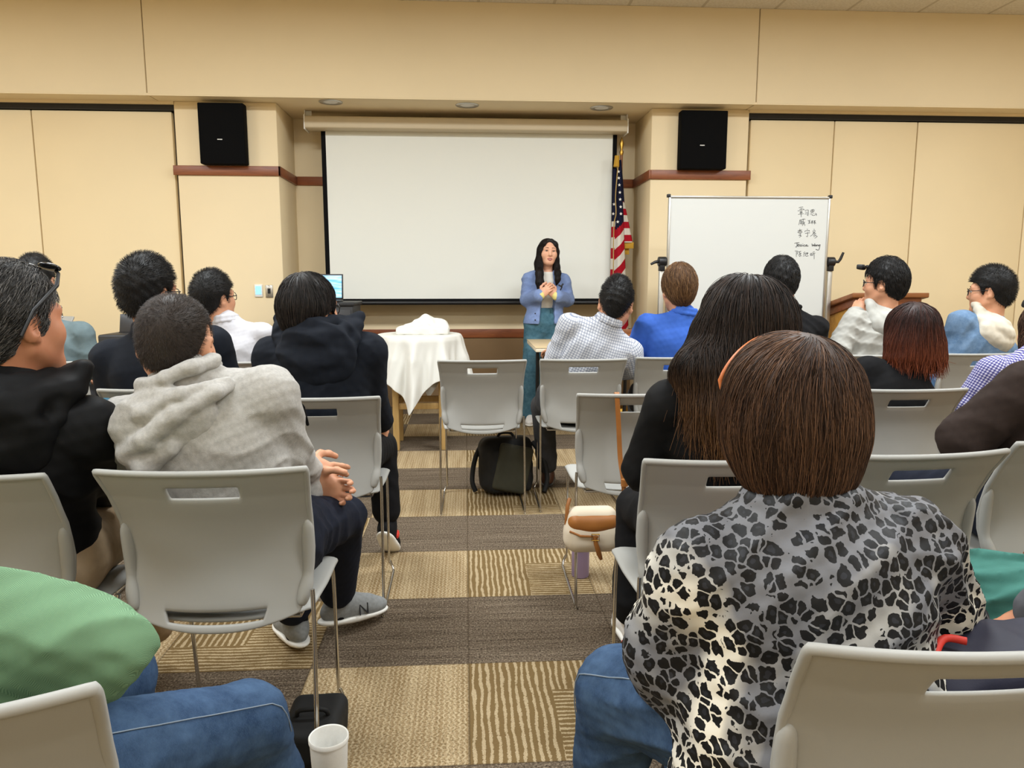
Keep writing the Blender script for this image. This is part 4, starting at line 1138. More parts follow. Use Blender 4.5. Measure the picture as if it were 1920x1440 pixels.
class Person:
    def __init__(s, label, hc, hip, nb=None, head=(0, 0, 0), hs=1., torso_yaw=0, sw=.165, fat=1., group=None, arms=None, legs=None, skin='skin', res=.006, shoulder_drop=.092, lean=0., floor=None):
        s.F = Frame(hc, *head, sc=hs); s.hip = np.array(hip, float); s.skin = M[skin]; s.res = res; s.fat = fat
        s.nb = np.array(nb, float) if nb is not None else s.F.c + np.array((0, -.035, -.155))
        a = math.radians(torso_yaw)
        up = unit(s.nb - s.hip); rt = np.array((math.cos(a), math.sin(a), 0.)); rt = unit(rt - up * (rt @ up)); fw = np.cross(up, rt)
        s.up, s.rt, s.fw = up, rt, fw; s.L = np.linalg.norm(s.nb - s.hip)
        sc = s.nb - up * shoulder_drop + fw * .0
        s.sh = {-1: sc - rt * sw, 1: sc + rt * sw}
        if lean: s.sh[1] = s.sh[1] - up * lean; s.sh[-1] = s.sh[-1] + up * lean
        s.arm = {}
        for q in (-1, 1):
            g = (arms or {}).get(q)
            if g is None:
                e = s.sh[q] + rt * q * .05 + fw * .06 - up * .27
                w = s.hip + fw * .33 + rt * q * .10 + np.array((0, 0, .115))
                s.arm[q] = (e, w)
            else: s.arm[q] = (np.array(g[0], float), np.array(g[1], float))
        s.leg = {}
        f0 = unit(np.array((fw[0], fw[1], 0)))
        for q in (-1, 1):
            g = (legs or {}).get(q)
            if g is None:
                kn = s.hip + f0 * .44 + rt * q * .11; kn[2] = .50
                an = kn + f0 * .03; an[2] = .085
                s.leg[q] = (kn, an, f0)
            else: s.leg[q] = tuple(np.array(x, float) for x in g)
        fl = floor if floor is not None else 0.
        s.o = thing('person', label, 'person', (s.hip[0], s.hip[1], fl), group=group)
    def torso(s, S, g=0., arms=(-1, 1), depth=.70, fl=1., sleeve=1., waist=1., upper=.054, elbow=.047, cuff=.037, seat=True):
        f = s.fat * fl; H, U, L = s.hip, s.up, s.L; fw = s.fw
        if seat: S.cone(H - s.rt * .06 - U * .02, H + s.rt * .06 - U * .02, .112 * f + g, .112 * f + g, .03, flat=(fw, .92))
        S.cone(H + U * .04, H + U * .18, .150 * f * waist + g, .145 * f * waist + g, .03, flat=(fw, depth + .06))
        S.cone(H + U * .17, H + U * (L - .215), .146 * f * waist + g, .150 * f + g, .03, flat=(fw, depth + .02))
        S.cone(s.sh[-1] * .72 + s.sh[1] * .28 - U * .07 - fw * .015, s.sh[1] * .72 + s.sh[-1] * .28 - U * .07 - fw * .015, .085 * f + g, .085 * f + g, .05, flat=(fw, .95))
        S.cone(s.sh[-1] - U * .015, s.sh[1] - U * .015, .046 * f + g, .046 * f + g, .04)
        S.cone(s.nb - U * .10 - fw * .005, s.nb - U * .012, .082 + g, .060 + g, .03)
        for q in (-1, 1): S.cone(s.nb - U * .035, s.sh[q] * .75 + s.nb * .25 - U * .01, .044 + g, .036 + g, .04)
        for q in arms:
            e, w = s.arm[q]
            S.cone(s.sh[q] - U * .005, e, upper * f + g, elbow * f + g, .020)
            if sleeve > .05:
                S.cone(e, w + (e - w) * (1 - sleeve), elbow * f + g, cuff + g + .004, .02)
        return S
    def body(s, hands=None, legs=False, jaw=1., fine=True, ears=True, res=None, forearm=.030, chin=1.):
        """hands: {side: dict(d, n, th, curl)}"""
        S = Sdf(); add_head(S, s.F, ears, s.nb - s.up * .02, jaw, fine, chin); s.headsdf = Sdf(); s.headsdf.p = list(S.p)
        S.cone(s.nb - s.up * .10, s.hip, .080, .095, .04, flat=(s.fw, .75))
        S.cone(s.sh[-1] - s.up * .015, s.sh[1] - s.up * .015, .036, .036, .03)
        for q in (-1, 1):
            e, w = s.arm[q]
            S.cone(s.sh[q], e, .036, .034, .02); S.cone(e, w, .034, forearm - .004, .02)
            hd = (hands or {}).get(q)
            if hd is None:
                d = unit(w - e); hd = dict(d=unit(d * .6 + unit(s.leg[q][0] - s.hip) * .8 + np.array((0, 0, -.2))), n=(0, 0, -1), th=-s.rt * q, curl=.25)
            add_hand(S, w, **hd)
        if legs:
            for q in (-1, 1):
                kn, an, dr = s.leg[q]; hp = s.hip + s.rt * q * .085
                S.cone(hp, kn, .07, .05, .04); S.cone(kn, an, .05, .034, .03); S.cone(an, an + np.array((0, 0, -.05)) + unit(dr) * .03, .034, .03, .02)
        return S.build('body', s.skin, s.o, res or s.res)
    def trousers(s, m, name='trousers', thigh=.088, knee=.068, hem=.056, fold=.004, h=.008, wide=1.):
        S = Sdf(); S.cone(s.hip - s.rt * .07 - s.up * .03, s.hip + s.rt * .07 - s.up * .03, .128, .128, .05)
        for q in (-1, 1):
            kn, an, dr = s.leg[q]; hp = s.hip + s.rt * q * .085 + np.array((0, 0, -.02))
            S.cone(hp, kn, thigh + .02, knee, .05); S.cone(kn, an + unit(kn - an) * .05, knee, hem, .02)
        S.disp = folds(fold * .8, 95, (.4, .7, .5), s.hip[0] * 7)
        s.legs_sdf = S
        return S.build(name, m, s.o, h)
    def shoe(s, q, m, sole=None, size=1., dirv=None, h=.005, pitch=0.):
        kn, an, dr = s.leg[q]
        d = unit(dirv if dirv is not None else dr); up = np.array((0, 0, 1.)); up = unit(up - d * (up @ d)); sd = np.cross(d, up)
        c = an + d * .055 - up * .055
        R = np.stack([sd, d, up], 1)
        S = Sdf(); S.ell(c + up * .012 - d * .04, (.036, .075, .045), R, .02); S.ell(c + d * .065 + up * .0, (.042, .075, .034), R, .03)
        S.cone(c - d * .055 + up * .03, c - d * .05 + up * .075, .034, .036, .03); S.cone(c - d * .03 + up * .045, c + d * .06 + up * .02, .03, .025, .03)
        S.box(c - up * .08, (.2, .3, .06), .004, R, .004, 's')
        o = S.build('shoe', m, s.o, h)
        S = Sdf(); S.ell(c - d * .04 - up * .018, (.041, .085, .018), R, .01); S.ell(c + d * .06 - up * .018, (.046, .085, .018), R, .03)
        S.box(c + up * .035, (.2, .3, .045), .003, R, .004, 's')
        k = S.build('sole', sole or M['white'], s.o, h); k.parent = o; k.matrix_parent_inverse = o.matrix_parent_inverse.copy(); k.matrix_parent_inverse = Matrix.Identity(4); o.matrix_parent_inverse = s.o.matrix_basis.inverted()
        return o
    def glasses(s, m=None, r=.019, lens=True):
        F = s.F; b = B(); n = 20
        for q in (-1, 1):
            pts = [F(.034 * q + .023 * math.cos(t), .106 - .01 * abs(math.cos(t)) * (1 if math.cos(t) * q > 0 else 0), .006 + r * math.sin(t)) for t in np.linspace(0, 2 * math.pi, n, endpoint=False)]
            b.tube(pts, .0019 * F.s, 6, closed=True)
            b.tube([F(.057 * q, .098, .012), F(.071 * q, .085, .012), F(.081 * q, .0, .013), F(.082 * q, -.02, -.004)], .0022 * F.s, 6)
        b.tube([F(-.011, .109, .008), F(0, .112, .010), F(.011, .109, .008)], .002 * F.s, 6)
        o = b.build('glasses', m or M['blackplastic'], s.o, smooth=60); o.matrix_parent_inverse = s.o.matrix_basis.inverted()
        return o
    def eyes(s, sides=(-1, 1), brow='iris', open_=1.):
        F = s.F
        for q in sides:
            S = Sdf(); S.ell(F(.032 * q, .083, .009), np.array((.0135, .012, .0085 * open_)) * F.s, F.R); S.build('eye', M['eyewhite'], s.o, .0022 * F.s)
            S = Sdf(); S.ell(F(.032 * q, .0915, .009), np.array((.0058, .0045, .0056 * open_)) * F.s, F.R); S.build('iris', M['iris'], s.o, .0015 * F.s)
            b = B(); b.tube([s.on_face(x * q, z, .0002) for x, z in ((.013, .0340), (.022, .0362), (.033, .0372), (.043, .0358), (.052, .0325))], [.0022, .0028, .0026, .0020, .0012], 6)
            o = b.build('eyebrow', M[brow], s.o, smooth=60); o.matrix_parent_inverse = s.o.matrix_basis.inverted()
            b = B(); b.tube([F(.019 * q, .0945, .010), F(.032 * q, .0985, .0165 * open_ + .001), F(.046 * q, .089, .010)], [.0012, .0018, .0012], 6)
            o = b.build('eyelash', M['iris'], s.o, smooth=60); o.matrix_parent_inverse = s.o.matrix_basis.inverted()
    def on_face(s, x, z, out=0.):
        """point of the face's surface at x,z of the head frame"""
        ys = np.linspace(.125, .04, 120)
        P = np.array([s.F(x, y, z) for y in ys]); d = s.headsdf.ev(P)
        i = int(np.argmax(d < 0)) if (d < 0).any() else len(ys) - 1
        return s.F(x, ys[i] + out, z)
    def mouth(s, w=.021, open_=0.):
        S = Sdf(); ts = np.linspace(-1, 1, 11)
        S.tube([s.on_face(w * t, -.0590 + .0025 * (1 - t * t) - .0012 * math.exp(-(t / .18) ** 2), .0006) for t in ts], [.0040 - .0022 * abs(t) for t in ts], .003)
        S.tube([s.on_face(w * t, -.0600 - (open_ + .006) * (1 - t * t), .0006) for t in ts], [.0048 - .0030 * abs(t) for t in ts], .003)
        return S.build('lips', M['lips'], s.o, .0016)
    def wtube(s, name, pts, r, m, n=8, parent=None, closed=False):
        b = B(); b.tube(pts, r, n, closed=closed); o = b.build(name, m, parent or s.o, smooth=60)
        o.matrix_parent_inverse = s.o.matrix_basis.inverted() if parent is None else Matrix.Identity(4)
        return o
    def ring(s, S, c, rx, ry, r, tilt=0., k=.012, R=None, n=14, a0=0, a1=2 * math.pi):
        """a collar: ring round the neck in the torso frame"""
        up = unit(s.up * math.cos(tilt) + s.fw * math.sin(tilt)); fw = np.cross(up, s.rt)
        pts = [c + s.rt * rx * math.cos(t) + fw * ry * math.sin(t) for t in np.linspace(a0, a1, n)]
        S.tube(pts, r, k)
    def limb_uv(s, v):
        """cloth coordinates: across/along the torso, or round/along the nearer sleeve"""
        best = np.full(len(v), 1e9); U = v @ s.rt; W = v @ s.up
        d = np.abs((v - s.hip) @ s.rt); best = np.where(d < .19, 0.02, .05)
        for q in (-1, 1):
            for a, b_ in ((s.sh[q], s.arm[q][0]), (s.arm[q][0], s.arm[q][1])):
                ax = unit(b_ - a); t = (v - a) @ ax; tt = np.clip(t, 0, np.linalg.norm(b_ - a))
                rr = np.linalg.norm(v - a - tt[:, None] * ax, axis=1)
                e1 = unit(np.cross(ax, s.fw)); e2 = np.cross(ax, e1); ang = np.arctan2((v - a) @ e1, (v - a) @ e2)
                out = ((v - s.hip) @ s.rt) * q
                c = (rr < .075) & (rr - .055 < best) & (out > .165)
                U = np.where(c, ang * .055, U); W = np.where(c, t, W); best = np.where(c, rr - .055, best)
        return {'cu': U, 'cv': W}
    def cloth(s, S, name, m, h=None, fold=.004, f=42, seed=0., uv=False, smooth=1):
        S.disp = folds(fold * .62, f * 2.6, (.35, .25, .9), seed)
        v, q = S.mesh(h or s.res, smooth)
        return np_mesh(name, v, q, m, s.o, s.limb_uv(v) if uv else None)

def hood(P, m, size=1., drop=.10, side=0., h=.006, seed=1., f=60, amp=.006):
    """a hood lying on the upper back: a sack with rolled folds round the neck"""
    S = Sdf(); c = P.nb; U, R, Fw = P.up, P.rt, P.fw
    S.ell(c - Fw * .088 * size - U * drop * .78 + R * side, np.array((.132, .050, .62 * drop + .035)) * size, np.stack([R, Fw, U], 1), .03)
    for i, (wd, bk, dr, r) in enumerate(((.074, .078, -.022, .019), (.108, .120, .022, .023), (.138, .132, drop * .85, .024))):
        pts = []; aa = np.linspace(-1.25, 1.25, 15)
        for a in aa:
            an = math.pi / 2 * a; cs = math.cos(an)
            pts.append(c + (R * (wd * math.sin(an) + side * max(0, cs) * (i > 0)) - Fw * (bk * cs - .012)) * size - U * ((dr + .01) * max(0, cs) ** .8 - .012 * (1 - cs) - (.015 if i == 2 and cs < .4 else 0)))
        S.tube(pts, [r * size * (.7 + .3 * max(0, math.cos(a * 1.25))) for a in aa], .026)
    S.cone(c - U * .10, c + U * .12 + Fw * .01, .058, .060, .012, 's')
    S.disp = folds(amp, f, (.5, .2, .8), seed)
    return S.build('hood', m, P.o, h)
def headpos(px, top, Y, dz=.132, dy=0.):
    p = A(px, top, Y); p[2] -= dz; p[1] += dy; return p
# ------------------------------------------------------------------ people: materials
H_ = dict(
 black=hair_mat('black_hair', (14, 13, 13), (42, 38, 36)),
 soft=hair_mat('soft_black_hair', (20, 17, 16), (58, 50, 46)),
 buzz=hair_mat('cropped_dark_hair', (40, 34, 31), (84, 72, 64)),
 grey=hair_mat('greying_hair', (26, 25, 25), (120, 116, 112)),
 lightbrown=hair_mat('light_brown_hair', (74, 50, 32), (150, 112, 74)),
 bob=hair_mat('brown_bob_hair', (44, 29, 22), (122, 88, 64)),
 red=hair_mat('red_brown_hair', (34, 20, 18), (74, 40, 32), ((96, 44, 26), (150, 78, 46)), .88, 1.06),
 long=hair_mat('long_dark_hair', (24, 19, 17), (66, 50, 40), ((74, 48, 28), (134, 94, 56)), .82, 1.02),
 speaker=hair_mat('speaker_hair', (16, 13, 12), (48, 36, 32)),
)
M['brow'] = M['iris']
FB = dict(
 black=fabric('black_cotton', (20, 20, 22), .15), jet=fabric('black_shell', (16, 16, 17), .12, rough=.7), navy=fabric('navy_fleece', (24, 28, 36), .12),
 navypants=fabric('navy_trousers', (26, 30, 42), .12), khaki=fabric('khaki_trousers', (176, 152, 122), .08), charcoal=fabric('charcoal_trousers', (58, 58, 60), .1),
 white=fabric('white_shirt_cloth', (192, 191, 196), .04), blue=fabric('blue_shirt_cloth', (62, 104, 196), .06, rough=.7), teal=fabric('grey_green_cloth', (104, 120, 124), .06),
 heather=fabric('heather_grey', (176, 173, 168), .10, 130, (450, .35, .002)), pale=fabric('pale_grey_jacket', (176, 175, 169), .05), brown=fabric('dark_brown_knit', (52, 42, 38), .12),
 cream=fabric('cream_fleece', (208, 200, 184), .05), cardigan=fabric('blue_cardigan', (124, 144, 188), .06, 60), tee=fabric('white_tee', (232, 228, 218), .03), cuff=fabric('pale_yellow_cuff', (226, 214, 140), .05),
 greenpants=fabric('green_trousers', (66, 116, 106), .05), grey_fleece=fabric('grey_fleece', (88, 88, 92), .12), greysock=fabric('black_sock', (22, 22, 24), .1),
 greyshoe=fabric('grey_mesh_shoe', (138, 140, 140), .12, 90), blackshoe=fabric('black_shoe', (24, 24, 26), .2), brownboot=mat('brown_boot', (78, 46, 32), .4), canvas=fabric('white_shoe', (232, 228, 224), .04),
)
def denim(name, rgb, hi):
    m = mat(name, rgb, .85, spec=.15); t = NT(m); v = t.obj()
    k = t.noise(v, 14, 6., .7); w_ = t.noise(t.scale(v, (900, 900, 120)), 1., 1.)
    c = t.mix(t.ramp(k, [(.35, (0, 0, 0)), (.72, (1, 1, 1))]), lin(rgb), lin(hi))
    t.col(t.mix(t.m('MULTIPLY', t.m('GREATER_THAN', w_, .55), .25), c, lin(hi))); t.bump(w_, .25, .001); return m
FB['jeans'] = denim('mid_blue_denim', (42, 62, 90), (74, 98, 128)); FB['darkjeans'] = denim('dark_blue_denim', (40, 62, 88), (74, 100, 130)); FB['jeans_teal'] = denim('teal_blue_denim', (52, 88, 104), (92, 130, 146))
FB['denimjacket'] = denim('denim_jacket', (84, 112, 144), (124, 150, 180))
def plaid(name, base, line, per, wd, both=None):
    m = mat(name, base, .8, spec=.15); t = NT(m); g = []
    for a in ('cu', 'cv'):
        f = t.m('FRACT', t.m('DIVIDE', t.m('ADD', t.attr(a), 5.), per)); g.append(t.m('LESS_THAN', f, wd))
    s_ = t.m('ADD', g[0], g[1])
    if both: t.col(t.ramp(t.m('MULTIPLY', s_, .5), [(0., lin(base)), (.5, lin(line)), (1., lin(both))]))
    else: t.col(t.mix(t.m('MINIMUM', s_, 1.), lin(base), lin(line)))
    t.bump(t.noise(t.obj(), 500, 2.), .15, .001); return m
FB['check'] = plaid('checked_shirt_cloth', (204, 206, 213), (128, 135, 153), .0135, .20)
FB['gingham'] = plaid('gingham_cloth', (214, 212, 226), (128, 126, 176), .0105, .5, (66, 64, 124))
def leopard():
    m = mat('leopard_print', (190, 186, 180), .55, spec=.3); t = NT(m); v = t.obj()
    nz = t.node('TexNoise'); t.put(nz.inputs['Vector'], v); nz.inputs['Scale'].default_value = 42; nz.inputs['Detail'].default_value = 2
    off = t.node('VectorMath', operation='MULTIPLY_ADD'); t.put(off.inputs[0], nz.outputs['Color']); off.inputs[1].default_value = (.020, .020, .020); t.put(off.inputs[2], t.scale(v, (1.05, .8, 1.0)))
    vo = t.node('TexVoronoi', feature='DISTANCE_TO_EDGE'); v1 = t.node('TexVoronoi', feature='F1')
    for q in (vo, v1): t.put(q.inputs['Vector'], off.outputs[0]); q.inputs['Scale'].default_value = 49; q.inputs['Randomness'].default_value = .78
    big = t.noise(v, 4.5, 2., .5, .6)
    base = t.ramp(big, [(.48, lin((114, 115, 120))), (.55, lin((186, 183, 176))), (.62, lin((236, 230, 214)))])
    rag = t.noise(v, 120, 2.)
    ed = t.m('ADD', vo.outputs['Distance'], t.m('MULTIPLY', t.m('SUBTRACT', rag, .5), .12))
    dd = t.m('ADD', v1.outputs['Distance'], t.m('MULTIPLY', t.m('SUBTRACT', rag, .5), .42))
    spot = t.m('MULTIPLY', t.m('GREATER_THAN', ed, .065), t.m('LESS_THAN', dd, .56))
    core = t.m('LESS_THAN', dd, .20)
    c = t.mix(spot, base, lin((13, 13, 15))); c = t.mix(t.m('MULTIPLY', core, .8), c, lin((40, 42, 48)))
    t.col(c); t.bump(t.noise(v, 300, 2.), .12, .001); return m
FB['leopard'] = leopard()
def herring():
    m = mat('green_herringbone', (116, 152, 116), .9, spec=.1); t = NT(m); x, y, z = t.xyz()
    zig = t.m('PINGPONG', t.m('MULTIPLY', x, 1.), .006)
    s_ = t.m('SINE', t.m('MULTIPLY', t.m('ADD', t.m('ADD', z, t.m('MULTIPLY', y, .6)), zig), 3600.))
    t.col(t.mix(t.m('GREATER_THAN', s_, .1), lin((104, 138, 106)), lin((126, 160, 126)))); t.bump(s_, .25, .0008); return m
FB['green'] = herring()

# ------------------------------------------------------------------ speaker
def speaker():
    Y = 6.2
    hc = headpos(1027.5, 446, Y, .122); hip = A(1021, 600, Y); hip[2] = .88
    el = {1: (A(988, 562, Y + .03), A(1013, 554, Y - .19)), -1: (A(1064, 562, Y + .03), A(1043, 555, Y - .17))}
    hx = hip[0]
    legs = {1: ((hx - .10, Y, .47), (hx - .11, Y + .03, .085), (-.15, -1, 0)), -1: ((hx + .09, Y + .0, .47), (hx + .10, Y + .04, .085), (.15, -1, 0))}
    P = Person('standing woman in a blue cardigan and jeans speaking with hands clasped', hc, hip, nb=hc + np.array((-.004, .03, -.128)), head=(186, 2, -3), hs=.93, torso_yaw=180, sw=.148, fat=.86, arms=el, legs=legs, skin='skin_light', res=.004)
    hands = {1: dict(d=(.72, -.20, .66), n=(.35, .9, -.05), th=(-.5, .3, .8), curl=(.55, .6, .65, .7), size=.92, k=.0035), -1: dict(d=(-.70, -.05, .62), n=(-.3, .9, .0), th=(.5, .2, .8), curl=(.6, .65, .7, .75), size=.92, k=.0035)}
    P.body(hands, jaw=.86, ears=True, res=.0034, chin=.90)
    P.eyes(open_=.75); P.mouth(.022, .0055)
    S = Sdf(); S.ell(P.on_face(0, -.0625, -.0015), np.array((.013, .0035, .0038)), P.F.R); S.build('teeth', M['eyewhite'], P.o, .0018)
    # white tee
    S = P.torso(Sdf(), .004, arms=(), depth=.66, waist=.80, seat=False)
    S.clips = [lambda p: .975 - p[:, 2], lambda p: np.where(np.linalg.norm((p - P.nb)[:, :2], axis=1) < .075, p[:, 2] - (P.nb[2] - .030), -1)]
    P.cloth(S, 't_shirt', FB['tee'], .006, .003, 40, 1.)
    # cardigan with open front
    S = P.torso(Sdf(), .014, depth=.70, waist=.86, sleeve=.93, upper=.052, elbow=.050, cuff=.038, seat=False)
    S.cone(P.hip - P.rt * .05 - P.up * .03, P.hip + P.rt * .05 - P.up * .03, .128, .128, .04); S.cone(P.hip + P.up * .02, P.hip + P.up * .11, .150, .142, .05, flat=(P.fw, .9))
    op = P.hip + P.up * .27 + P.fw * .16 - P.rt * .008
    S.cone(op + P.up * .26, op - P.up * .40, .056, .066, .008, 's', flat=(P.fw, 2.2))
    S.ell(P.nb + P.up * .03 + P.fw * .02, (.07, .07, .07), None, .02, 's')
    arms_ = [P.arm[q] for q in (-1, 1)]
    def notarm(p):
        d = np.full(len(p), 9.)
        for e, w_ in arms_:
            t = np.clip((p - e) @ (w_ - e) / ((w_ - e) @ (w_ - e)), 0, 1); d = np.minimum(d, np.linalg.norm(p - e - t[:, None] * (w_ - e), axis=1))
        return d
    S.clips = [lambda p: np.where(notarm(p) < .07, -1, .858 - p[:, 2])]
    # sleeves go back on over the open front
    for q in (-1, 1): e, w_ = P.arm[q]; S.cone(e, w_ * .93 + e * .07, .052, .041, .015)
    P.cloth(S, 'cardigan', FB['cardigan'], .0055, .006, 45, 2.)
    for q in (-1, 1):
        e, w_ = P.arm[q]; d = unit(w_ - e); S = Sdf(); S.cone(w_ - d * .04, w_ + d * .006, .034, .036, .01); P.cloth(S, 'cuff', FB['cuff'], .005, .003, 90, 3.)
    for z in (.90, .955):
        c = A(1003.5, 600 - (z - .90) * 220, Y - .140); S = Sdf(); S.ell(c, (.007, .005, .007)); S.build('button', M['iris'], P.o, .003)
    # jeans
    S = Sdf(); S.cone(P.hip - P.rt * .05, P.hip + P.rt * .05, .115, .115, .05, flat=(P.fw, .82)); S.cone(P.hip + P.up * .02, P.hip + P.up * .11, .130, .118, .05, flat=(P.fw, .74))
    for q in (-1, 1):
        kn, an, dr = P.leg[q]; S.cone(P.hip + P.rt * q * .075 - P.up * .03, kn, .098, .088, .04); S.cone(kn, an, .088, .095, .02)
    S.clips = [lambda p: p[:, 2] - .990, lambda p: .05 - p[:, 2]]
    P.cloth(S, 'jeans', FB['jeans_teal'], .007, .005, 30, 4.)
    for x in (-.045, .045):
        S = Sdf(); S.box(np.array((hip[0] + x, hip[1] - .094, .972)), (.006, .006, .022), .003); S.build('belt_loop', FB['jeans_teal'], P.o, .004)
    for q in (-1, 1): P.shoe(q, FB['canvas'], dirv=P.leg[q][2])
    # small clip microphone
    P.wtube('clip_microphone', [A(1047, 534, Y - .165), A(1052, 537, Y - .17), A(1056, 532, Y - .165)], [.006, .009, .007], M['blackplastic'])
    P.wtube('microphone_clip', [A(1054, 537, Y - .165), A(1049, 548, Y - .155)], .005, M['blackplastic'])
    # hair: centre parted, falling to the chest
    F = P.F; S = Sdf(); k = F.s
    S.ell(F(0, -.018, .038), np.array((.081, .102, .092)) * k, F.R)
    for q in (-1, 1):
        pts = [F(.016 * q, .052, .108), F(.052 * q, .056, .072), F(.071 * q, .045, .012), F(.074 * q, .035, -.06), F(.078 * q, .045, -.125)]
        r = [.014, .017, .017, .019, .023]
        if q > 0:   # her right, the longer lock in front of the shoulder
            pts += [F(.086, .085, -.19), F(.084, .115, -.27), F(.072, .125, -.34), F(.056, .122, -.41)]; r += [.030, .031, .026, .006]
        else: pts += [F(-.082, .080, -.18), F(-.078, .105, -.235), F(-.068, .11, -.28)]; r += [.024, .020, .006]
        S.tube(pts, np.array(r) * k, .02)
        S.tube([F(.060 * q, -.02, .02), F(.070 * q, -.03, -.10), F(.080 * q, -.02, -.19)], np.array([.032, .034, .026]) * k, .03)
    S.ell(F(0, -.075, -.07), np.array((.080, .040, .16)) * k, F.R, .03)
    S.ell(F(0, .085, -.035), np.array((.058, .062, .098)) * k, F.R, .008, 's'); S.ell(F(0, .08, .040), np.array((.040, .05, .048)) * k, F.R, .010, 's')
    hin = Sdf(); hin.ell(F(0, -.012, .026), np.array((.068, .090, .080)) * k, F.R); S.clips = [lambda p: -hin.ev(p)]
    v, f = S.mesh(.005, 1)
    part = F(0, .03, .13)
    def dirfn(p, n):
        q = F.loc(p); out = np.sign(q[:, :1]) * F.R[:, 0][None]
        top = np.clip((q[:, 2:] - .06) / .06, 0, 1)
        return np.array((0, 0, -1.))[None] * (1 - .4 * top) + out * top * 1.4 + .15 * F.R[:, 1][None]
    st = grow(S, v, f, 3200, .13, 9, dirfn, (.001, .005), .0010, seed=3)
    hair_object([(v, f, np.full(len(v), .1)), st], 'hair', H_['speaker'], P.o)
speaker()

# ------------------------------------------------------------------ front row
def seat_hip(key, dx=0., dy=.235, z=.575):
    c = CH[key].location; return np.array((c.x + dx, c.y + dy, z))
def grey_green_man():
    P = Person('man in a grey-green shirt at the far left, turned towards the screen', headpos(64, 481, 4.02), (-2.16, 4.02, .575), nb=A(80, 598, 4.02), head=(8, 0, 0), torso_yaw=0, sw=.18, fat=1.05, arms={1: (A(172, 690, 4.02), A(130, 705, 4.3))}, res=.008)
    P.body(fine=True); P.cloth(P.torso(Sdf(), .006), 'shirt', FB['teal'], .008, .006, 34, 1.)
    S = Sdf(); P.ring(S, P.nb, .062, .062, .012, .2); P.cloth(S, 'collar', FB['teal'], .006)
    P.trousers(FB['charcoal'])
    short_hair(P.F, H_['black'], P.o, .010, .018, .012, 1600, fade=.006, seed=21, h=.006)
grey_green_man()
def white_shirt_man():
    P = Person('man in a white shirt and round glasses in front of the lit keypad', headpos(399, 514, 3.95), seat_hip('W', .02), nb=A(424, 601, 3.93), head=(-34, 6, 0), torso_yaw=-4, sw=.175, arms={1: (A(488, 690, 4.0), A(500, 680, 4.25))}, res=.007)
    P.body(); P.eyes((1,)); P.glasses()
    S = P.torso(Sdf(), .008); P.cloth(S, 'shirt', FB['white'], .007, .008, 46, 2.)
    S = Sdf(); P.ring(S, P.nb - P.up * .005, .06, .062, .012, .15); P.ring(S, P.nb + P.up * .018, .055, .057, .010, .15); P.cloth(S, 'collar', FB['white'], .006, .001)
    P.trousers(FB['charcoal'])
    short_hair(P.F, H_['black'], P.o, .013, .026, .013, 3000, seed=22, h=.006)
white_shirt_man()
def checked_man():
    P = Person('man in a white and grey checked shirt leaning right, with faded hair', headpos(1155, 528, 3.88, .126), seat_hip('F', -.02), nb=A(1140, 604, 3.86), head=(-14, -6, 6), hs=1.04, torso_yaw=0, sw=.185, fat=1.10, arms={-1: (A(1037, 690, 3.98), A(1040, 655, 4.25)), 1: (A(1190, 690, 3.95), A(1150, 700, 4.2))}, legs={-1: ((.44, 4.16, .5), (.475, 4.22, .10), (.1, 1, 0)), 1: ((.74, 4.2, .5), (.76, 4.24, .085), (.1, 1, 0))}, res=.007, lean=.012)
    P.body(); P.cloth(P.torso(Sdf(), .008), 'shirt', FB['check'], .006, .006, 40, 3., uv=True)
    S = Sdf(); P.ring(S, P.nb + P.up * .005, .064, .064, .013, .15); P.ring(S, P.nb + P.up * .026, .060, .060, .009, .15); P.cloth(S, 'collar', FB['check'], .006, .001, uv=True)
    P.trousers(FB['charcoal'], hem=.062)
    for q in (-1, 1): P.shoe(q, FB['brownboot'], M['blackplastic'], dirv=(.15, 1, 0))
    short_hair(P.F, H_['black'], P.o, .006, .024, .011, 3600, fade=.010, seed=23, h=.005, sweep=(.3, .1, 0))
    S = Sdf()
checked_man()
def blue_man():
    P = Person('man in a bright blue shirt with light brown hair', headpos(1274, 500, 4.0), seat_hip('G', -.0), nb=A(1283, 588, 3.97), head=(2, 0, 0), torso_yaw=-8, sw=.185, fat=1.02, res=.007)
    P.body(); P.cloth(P.torso(Sdf(), .010), 'shirt', FB['blue'], .007, .008, 30, 4.)
    S = Sdf(); P.ring(S, P.nb + P.up * .004, .062, .063, .013, .12); P.ring(S, P.nb + P.up * .028, .058, .059, .009, .12); P.cloth(S, 'collar', FB['blue'], .006, .001)
    P.trousers(FB['charcoal'])
    short_hair(P.F, H_['lightbrown'], P.o, .016, .022, .045, 2600, seed=24, h=.006, style='flat', line_dz=-.012, sweep=(0, -.5, -.6))
blue_man()
def polo_man():
    P = Person('man in a black polo shirt in front of the whiteboard', headpos(1466, 487, 4.0), (1.72, 4.02, .575), nb=A(1476, 575, 3.98), head=(-6, -4, 0), torso_yaw=0, sw=.19, fat=1.08, res=.008)
    P.body(); P.cloth(P.torso(Sdf(), .008, sleeve=.0), 'polo_shirt', FB['black'], .007, .006, 36, 5.)
    S = Sdf(); P.ring(S, P.nb + P.up * .004, .064, .064, .013, .12); P.cloth(S, 'collar', FB['black'], .006, .001)
    P.trousers(FB['charcoal'])
    short_hair(P.F, H_['black'], P.o, .015, .022, .025, 2000, seed=25, h=.006, style='flat', sweep=(0, -.2, -.3))
polo_man()
